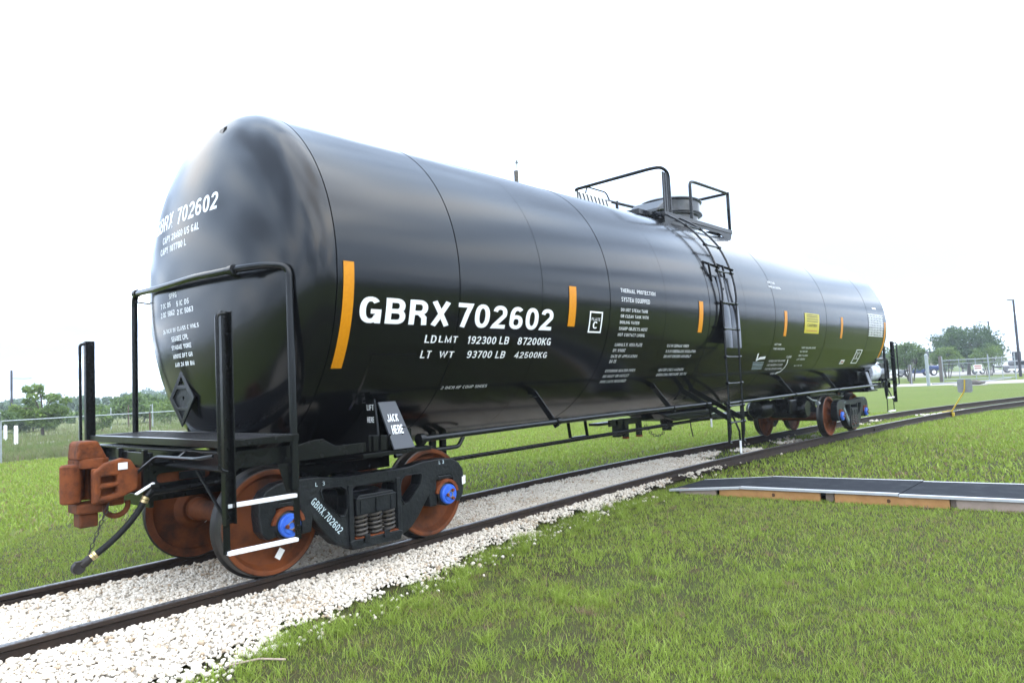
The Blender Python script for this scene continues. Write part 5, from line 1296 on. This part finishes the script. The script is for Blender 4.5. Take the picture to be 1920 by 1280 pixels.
tbox(ut, 'bed', -.2, 3.4, -.9, .9, .62, .74, 'truck_grey', .02); tbox(ut, 'drawbar', 3.4, 4.4, -.05, .05, .6, .7, 'truck_white', 0)
q = tp(1.6, -1.0, .35); wheel_part(ut, q.x, q.y, q.z, .35, .2, sd_)
q = tp(1.6, 1.0, .35); wheel_part(ut, q.x, q.y, q.z, .35, .2, sd_); reloc(ut)
# low tan building with a dark roof
t0 = Vector((150, 47, GZ)); ax = Vector((.68, -.73, 0)).normalized(); sd_ = Vector((0, 0, 1)).cross(ax)
bd_ = empty('building', t0, 'low tan building with a dark roof seen behind the far end of the car', 'building')
tbox(bd_, 'wall', 0, 26, 0, 10, 0, 3.5, 'building_tan', 0); tbox(bd_, 'roof', -.4, 26.4, -.5, 10.5, 3.5, 4.5, 'roof_dark', .1)
for u in (4, 9, 14, 19): tbox(bd_, 'window', u, u+1.6, -.03, .05, 1.2, 2.4, 'glass_dark', 0)
tbox(bd_, 'door', 11.8, 12.9, -.03, .05, 0, 2.2, 'truck_grey', 0); reloc(bd_)

# ================================================================== TREES
def leaves(name, centres, radii, per, size, m, parent, seed, flat=.8):
    g = np.random.default_rng(seed); n = len(centres)*per
    c = np.repeat(np.array(centres), per, 0); r = np.repeat(np.array(radii), per)[:, None]
    d = g.normal(size=(n, 3)); d /= np.linalg.norm(d, axis=1)[:, None]; d *= g.uniform(.25, 1, (n, 1))**.5
    d[:, 2] *= flat; P = c+d*r
    a = g.normal(size=(n, 3)); a /= np.linalg.norm(a, axis=1)[:, None]; e = g.normal(size=(n, 3)); e = np.cross(a, e); e /= np.linalg.norm(e, axis=1)[:, None]
    s = size*g.uniform(.6, 1.3, (n, 1)); V = np.stack([P-a*s, P+e*s*.42, P+a*s, P-e*s*.42], 1).reshape(-1, 3)
    F_ = np.arange(n*4).reshape(-1, 4)
    tone = np.clip(np.repeat(g.uniform(.15, .85, len(centres)), per)+g.normal(0, .18, n), 0, 1)
    return bigmesh(name, V, F_, m, np.repeat(tone, 4), parent=parent)
def tree(x, y, h, w, base, m, label, seed, nclump=60, per=60, size=.2, trunks=1, clump=.20, group=None, name='tree', dome=1.0, hollow=.55):
    g = random.Random(seed); e = empty(name, (x, y, GZ), label, 'tree', group)
    cen = []; rad = []
    for i in range(nclump):
        while True:
            q = Vector((g.uniform(-1, 1), g.uniform(-1, 1), g.uniform(-.55, 1)))
            if hollow < q.length < 1: break
        k = 1-.30*max(0, -q.z)
        cen.append((x+q.x*w*k*g.uniform(.85, 1.08), y+q.y*w*k*g.uniform(.85, 1.08), GZ+base+(h-base)*(.40+.60*q.z*dome*g.uniform(.85, 1.05)))); rad.append(w*clump*g.uniform(.7, 1.35))
    b = MB(); tops = []
    for t in range(trunks):
        a = 2*math.pi*t/trunks+g.random(); ro = .12*w if trunks > 1 else 0; sp = .35*w if trunks > 1 else .05
        p0 = Vector((x+ro*math.cos(a), y+ro*math.sin(a), GZ-.1)); p1 = Vector((x+sp*math.cos(a), y+sp*math.sin(a), GZ+base+(h-base)*.35))
        r0 = .035*h if trunks == 1 else .016*h
        pm = (p0+p1)/2+Vector((g.uniform(-.05, .05)*w, g.uniform(-.05, .05)*w, 0)); b.tube([p0, pm, p1], [r0, r0*.75, r0*.5], 8)
        tops.append((p1, r0*.5))
    tk_ = b.build('trunk', 'bark', e, smooth=True)
    for c in cen[::max(1, nclump//14)]:
        p1, r0 = tops[g.randrange(len(tops))]; q = Vector(c); b = MB(); b.tube([p1-Vector((0, 0, .15*h)), (p1+q)/2+Vector((0, 0, .04*h)), q], [r0*.9, r0*.6, r0*.2], 6); b.build('limb', 'bark', tk_, smooth=True)
    leaves('crown', cen, rad, per, size, m, e, seed)
    reloc(e); return e
tree(85.5, 14.0, 4.55, 2.05, 1.25, 'leaf_mid', 'round crape myrtle with several thin trunks right of the far end of the car', 1, 90, 90, .11, 5, .24, 'crape myrtles along the yard fence')
tree(95.2, 12.3, 3.7, 1.75, 1.3, 'leaf_light', 'flat topped crape myrtle standing left of the gate sign, in front of the big tree', 2, 60, 70, .11, 4, .24, 'crape myrtles along the yard fence')
tree(102.0, 9.1, 3.75, 1.95, 1.2, 'leaf_light', 'yellow green crape myrtle right of the gate sign, in front of the trailer', 3, 60, 70, .11, 4, .24, 'crape myrtles along the yard fence')
tree(114.5, 13.4, 7.1, 4.35, 1.4, 'leaf_dark', 'big spreading dark green oak filling the gap above the yard gate', 4, 130, 110, .19, 1, .22)
tree(98, 19.8, 4.3, 1.9, 1.0, 'leaf_dark', 'dark small tree behind the corner post at the far end of the car', 5, 50, 70, .13, 2, .25)
tree(160, 22, 5.4, 4.5, 1.5, 'leaf_hazed', 'low hazy tree behind the white trailer', 6, 50, 60, .3, 1, .25)
# left field: bushy trees
tree(9.7, 44.0, 3.0, 1.5, .6, 'leaf_light', 'loose young tree with a thin pale top rising above the bushes in the left field', 11, 40, 55, .15, 1, .20, hollow=.2, dome=1.1)
tree(7.2, 52.5, 1.9, 2.3, .3, 'leaf_mid', 'broad spreading bush left of the loose young tree', 12, 70, 70, .15, 3, .22)
tree(11.6, 54.5, 1.8, 2.4, .3, 'leaf_mid', 'broad low bush right of the loose young tree', 13, 70, 70, .15, 3, .22)
tree(4.2, 56, 2.0, 2.3, .3, 'leaf_light', 'bush cut by the left edge of the picture', 14, 60, 60, .16, 3, .22)
tree(20.5, 58, 2.3, 2.4, .4, 'leaf_mid', 'rounded bush in the field just left of the tank end', 15, 60, 60, .17, 3, .24)
tree(11.6, 40.2, 1.5, .8, .2, 'leaf_light', 'small low shrub in front of the bushes by the corner post', 16, 26, 40, .10, 3, .3, name='shrub')
tree(19.5, 50, 1.9, 1.4, .3, 'leaf_light', 'small pale shrub beside the tank end in the field', 17, 30, 45, .13, 3, .3, name='shrub')
# far wood behind the field and the belt of trees on the camera side of the line
def wood(name, pts, label, seed, h0, h1, size, m, per=60):
    g = np.random.default_rng(seed); cen = []; rad = []
    for (x, y) in pts:
        h = g.uniform(h0, h1)
        for k in range(9):
            cen.append((x+g.normal(0, h*.28), y+g.normal(0, h*.28), GZ+h*g.uniform(.15, .92))); rad.append(h*g.uniform(.16, .30))
    o = leaves(name, cen, rad, per, size, m, None, seed); tag(o, label, 'wood', kind='stuff'); return o
g_ = np.random.default_rng(5)
wood('far_wood', [(x, 125+g_.uniform(-14, 18)+.25*x) for x in np.arange(-30, 140, 3.4)], 'hazy blue green wood along the horizon beyond the left field', 41, 2.0, 4.0, .40, 'leaf_hazed')
wood('distant_wood', [(x, 230+g_.uniform(-25, 30)+.2*x) for x in np.arange(-60, 260, 6.5)], 'pale distant tree line above the left field wood', 42, 4.0, 8, .75, 'leaf_hazed', 40)
wood('thicket', [(x, 78+g_.uniform(-8, 8)+.2*x) for x in np.arange(-14, 70, 2.8)], 'scrubby green thicket at the back of the left field', 43, 1.2, 2.1, .22, 'leaf_mid', 50)
wood('near_side_wood', [(x, -75+g_.uniform(-8, 8)) for x in np.arange(-90, 170, 5.)], 'belt of trees on the near side of the line, mirrored in the black tank', 44, 6, 9.5, .6, 'leaf_dark', 40)
wood('yard_wood', [(175+g_.uniform(-8, 12), y) for y in np.arange(-60, 60, 6)], 'low tree line beyond the yard on the right', 45, 3.0, 5.5, .6, 'leaf_hazed', 40)

# ================================================================== AIR
b = MB(); b.box((-950, -950, GZ-1), (1550, 1550, 26))
hz = b.build('haze', 'stone')
hm = bpy.data.materials.new('haze_air'); hm.use_nodes = True
t_ = hm.node_tree; t_.nodes.clear(); o_ = t_.nodes.new('ShaderNodeOutputMaterial'); v_ = t_.nodes.new('ShaderNodeVolumePrincipled')
v_.inputs['Color'].default_value = (.86, .92, 1, 1); v_.inputs['Density'].default_value = .0007; v_.inputs['Anisotropy'].default_value = .2
t_.links.new(v_.outputs[0], o_.inputs['Volume'])
hz.data.materials.clear(); hz.data.materials.append(hm)
tag(hz, 'thin pale haze in the air over the field', 'haze', kind='stuff')
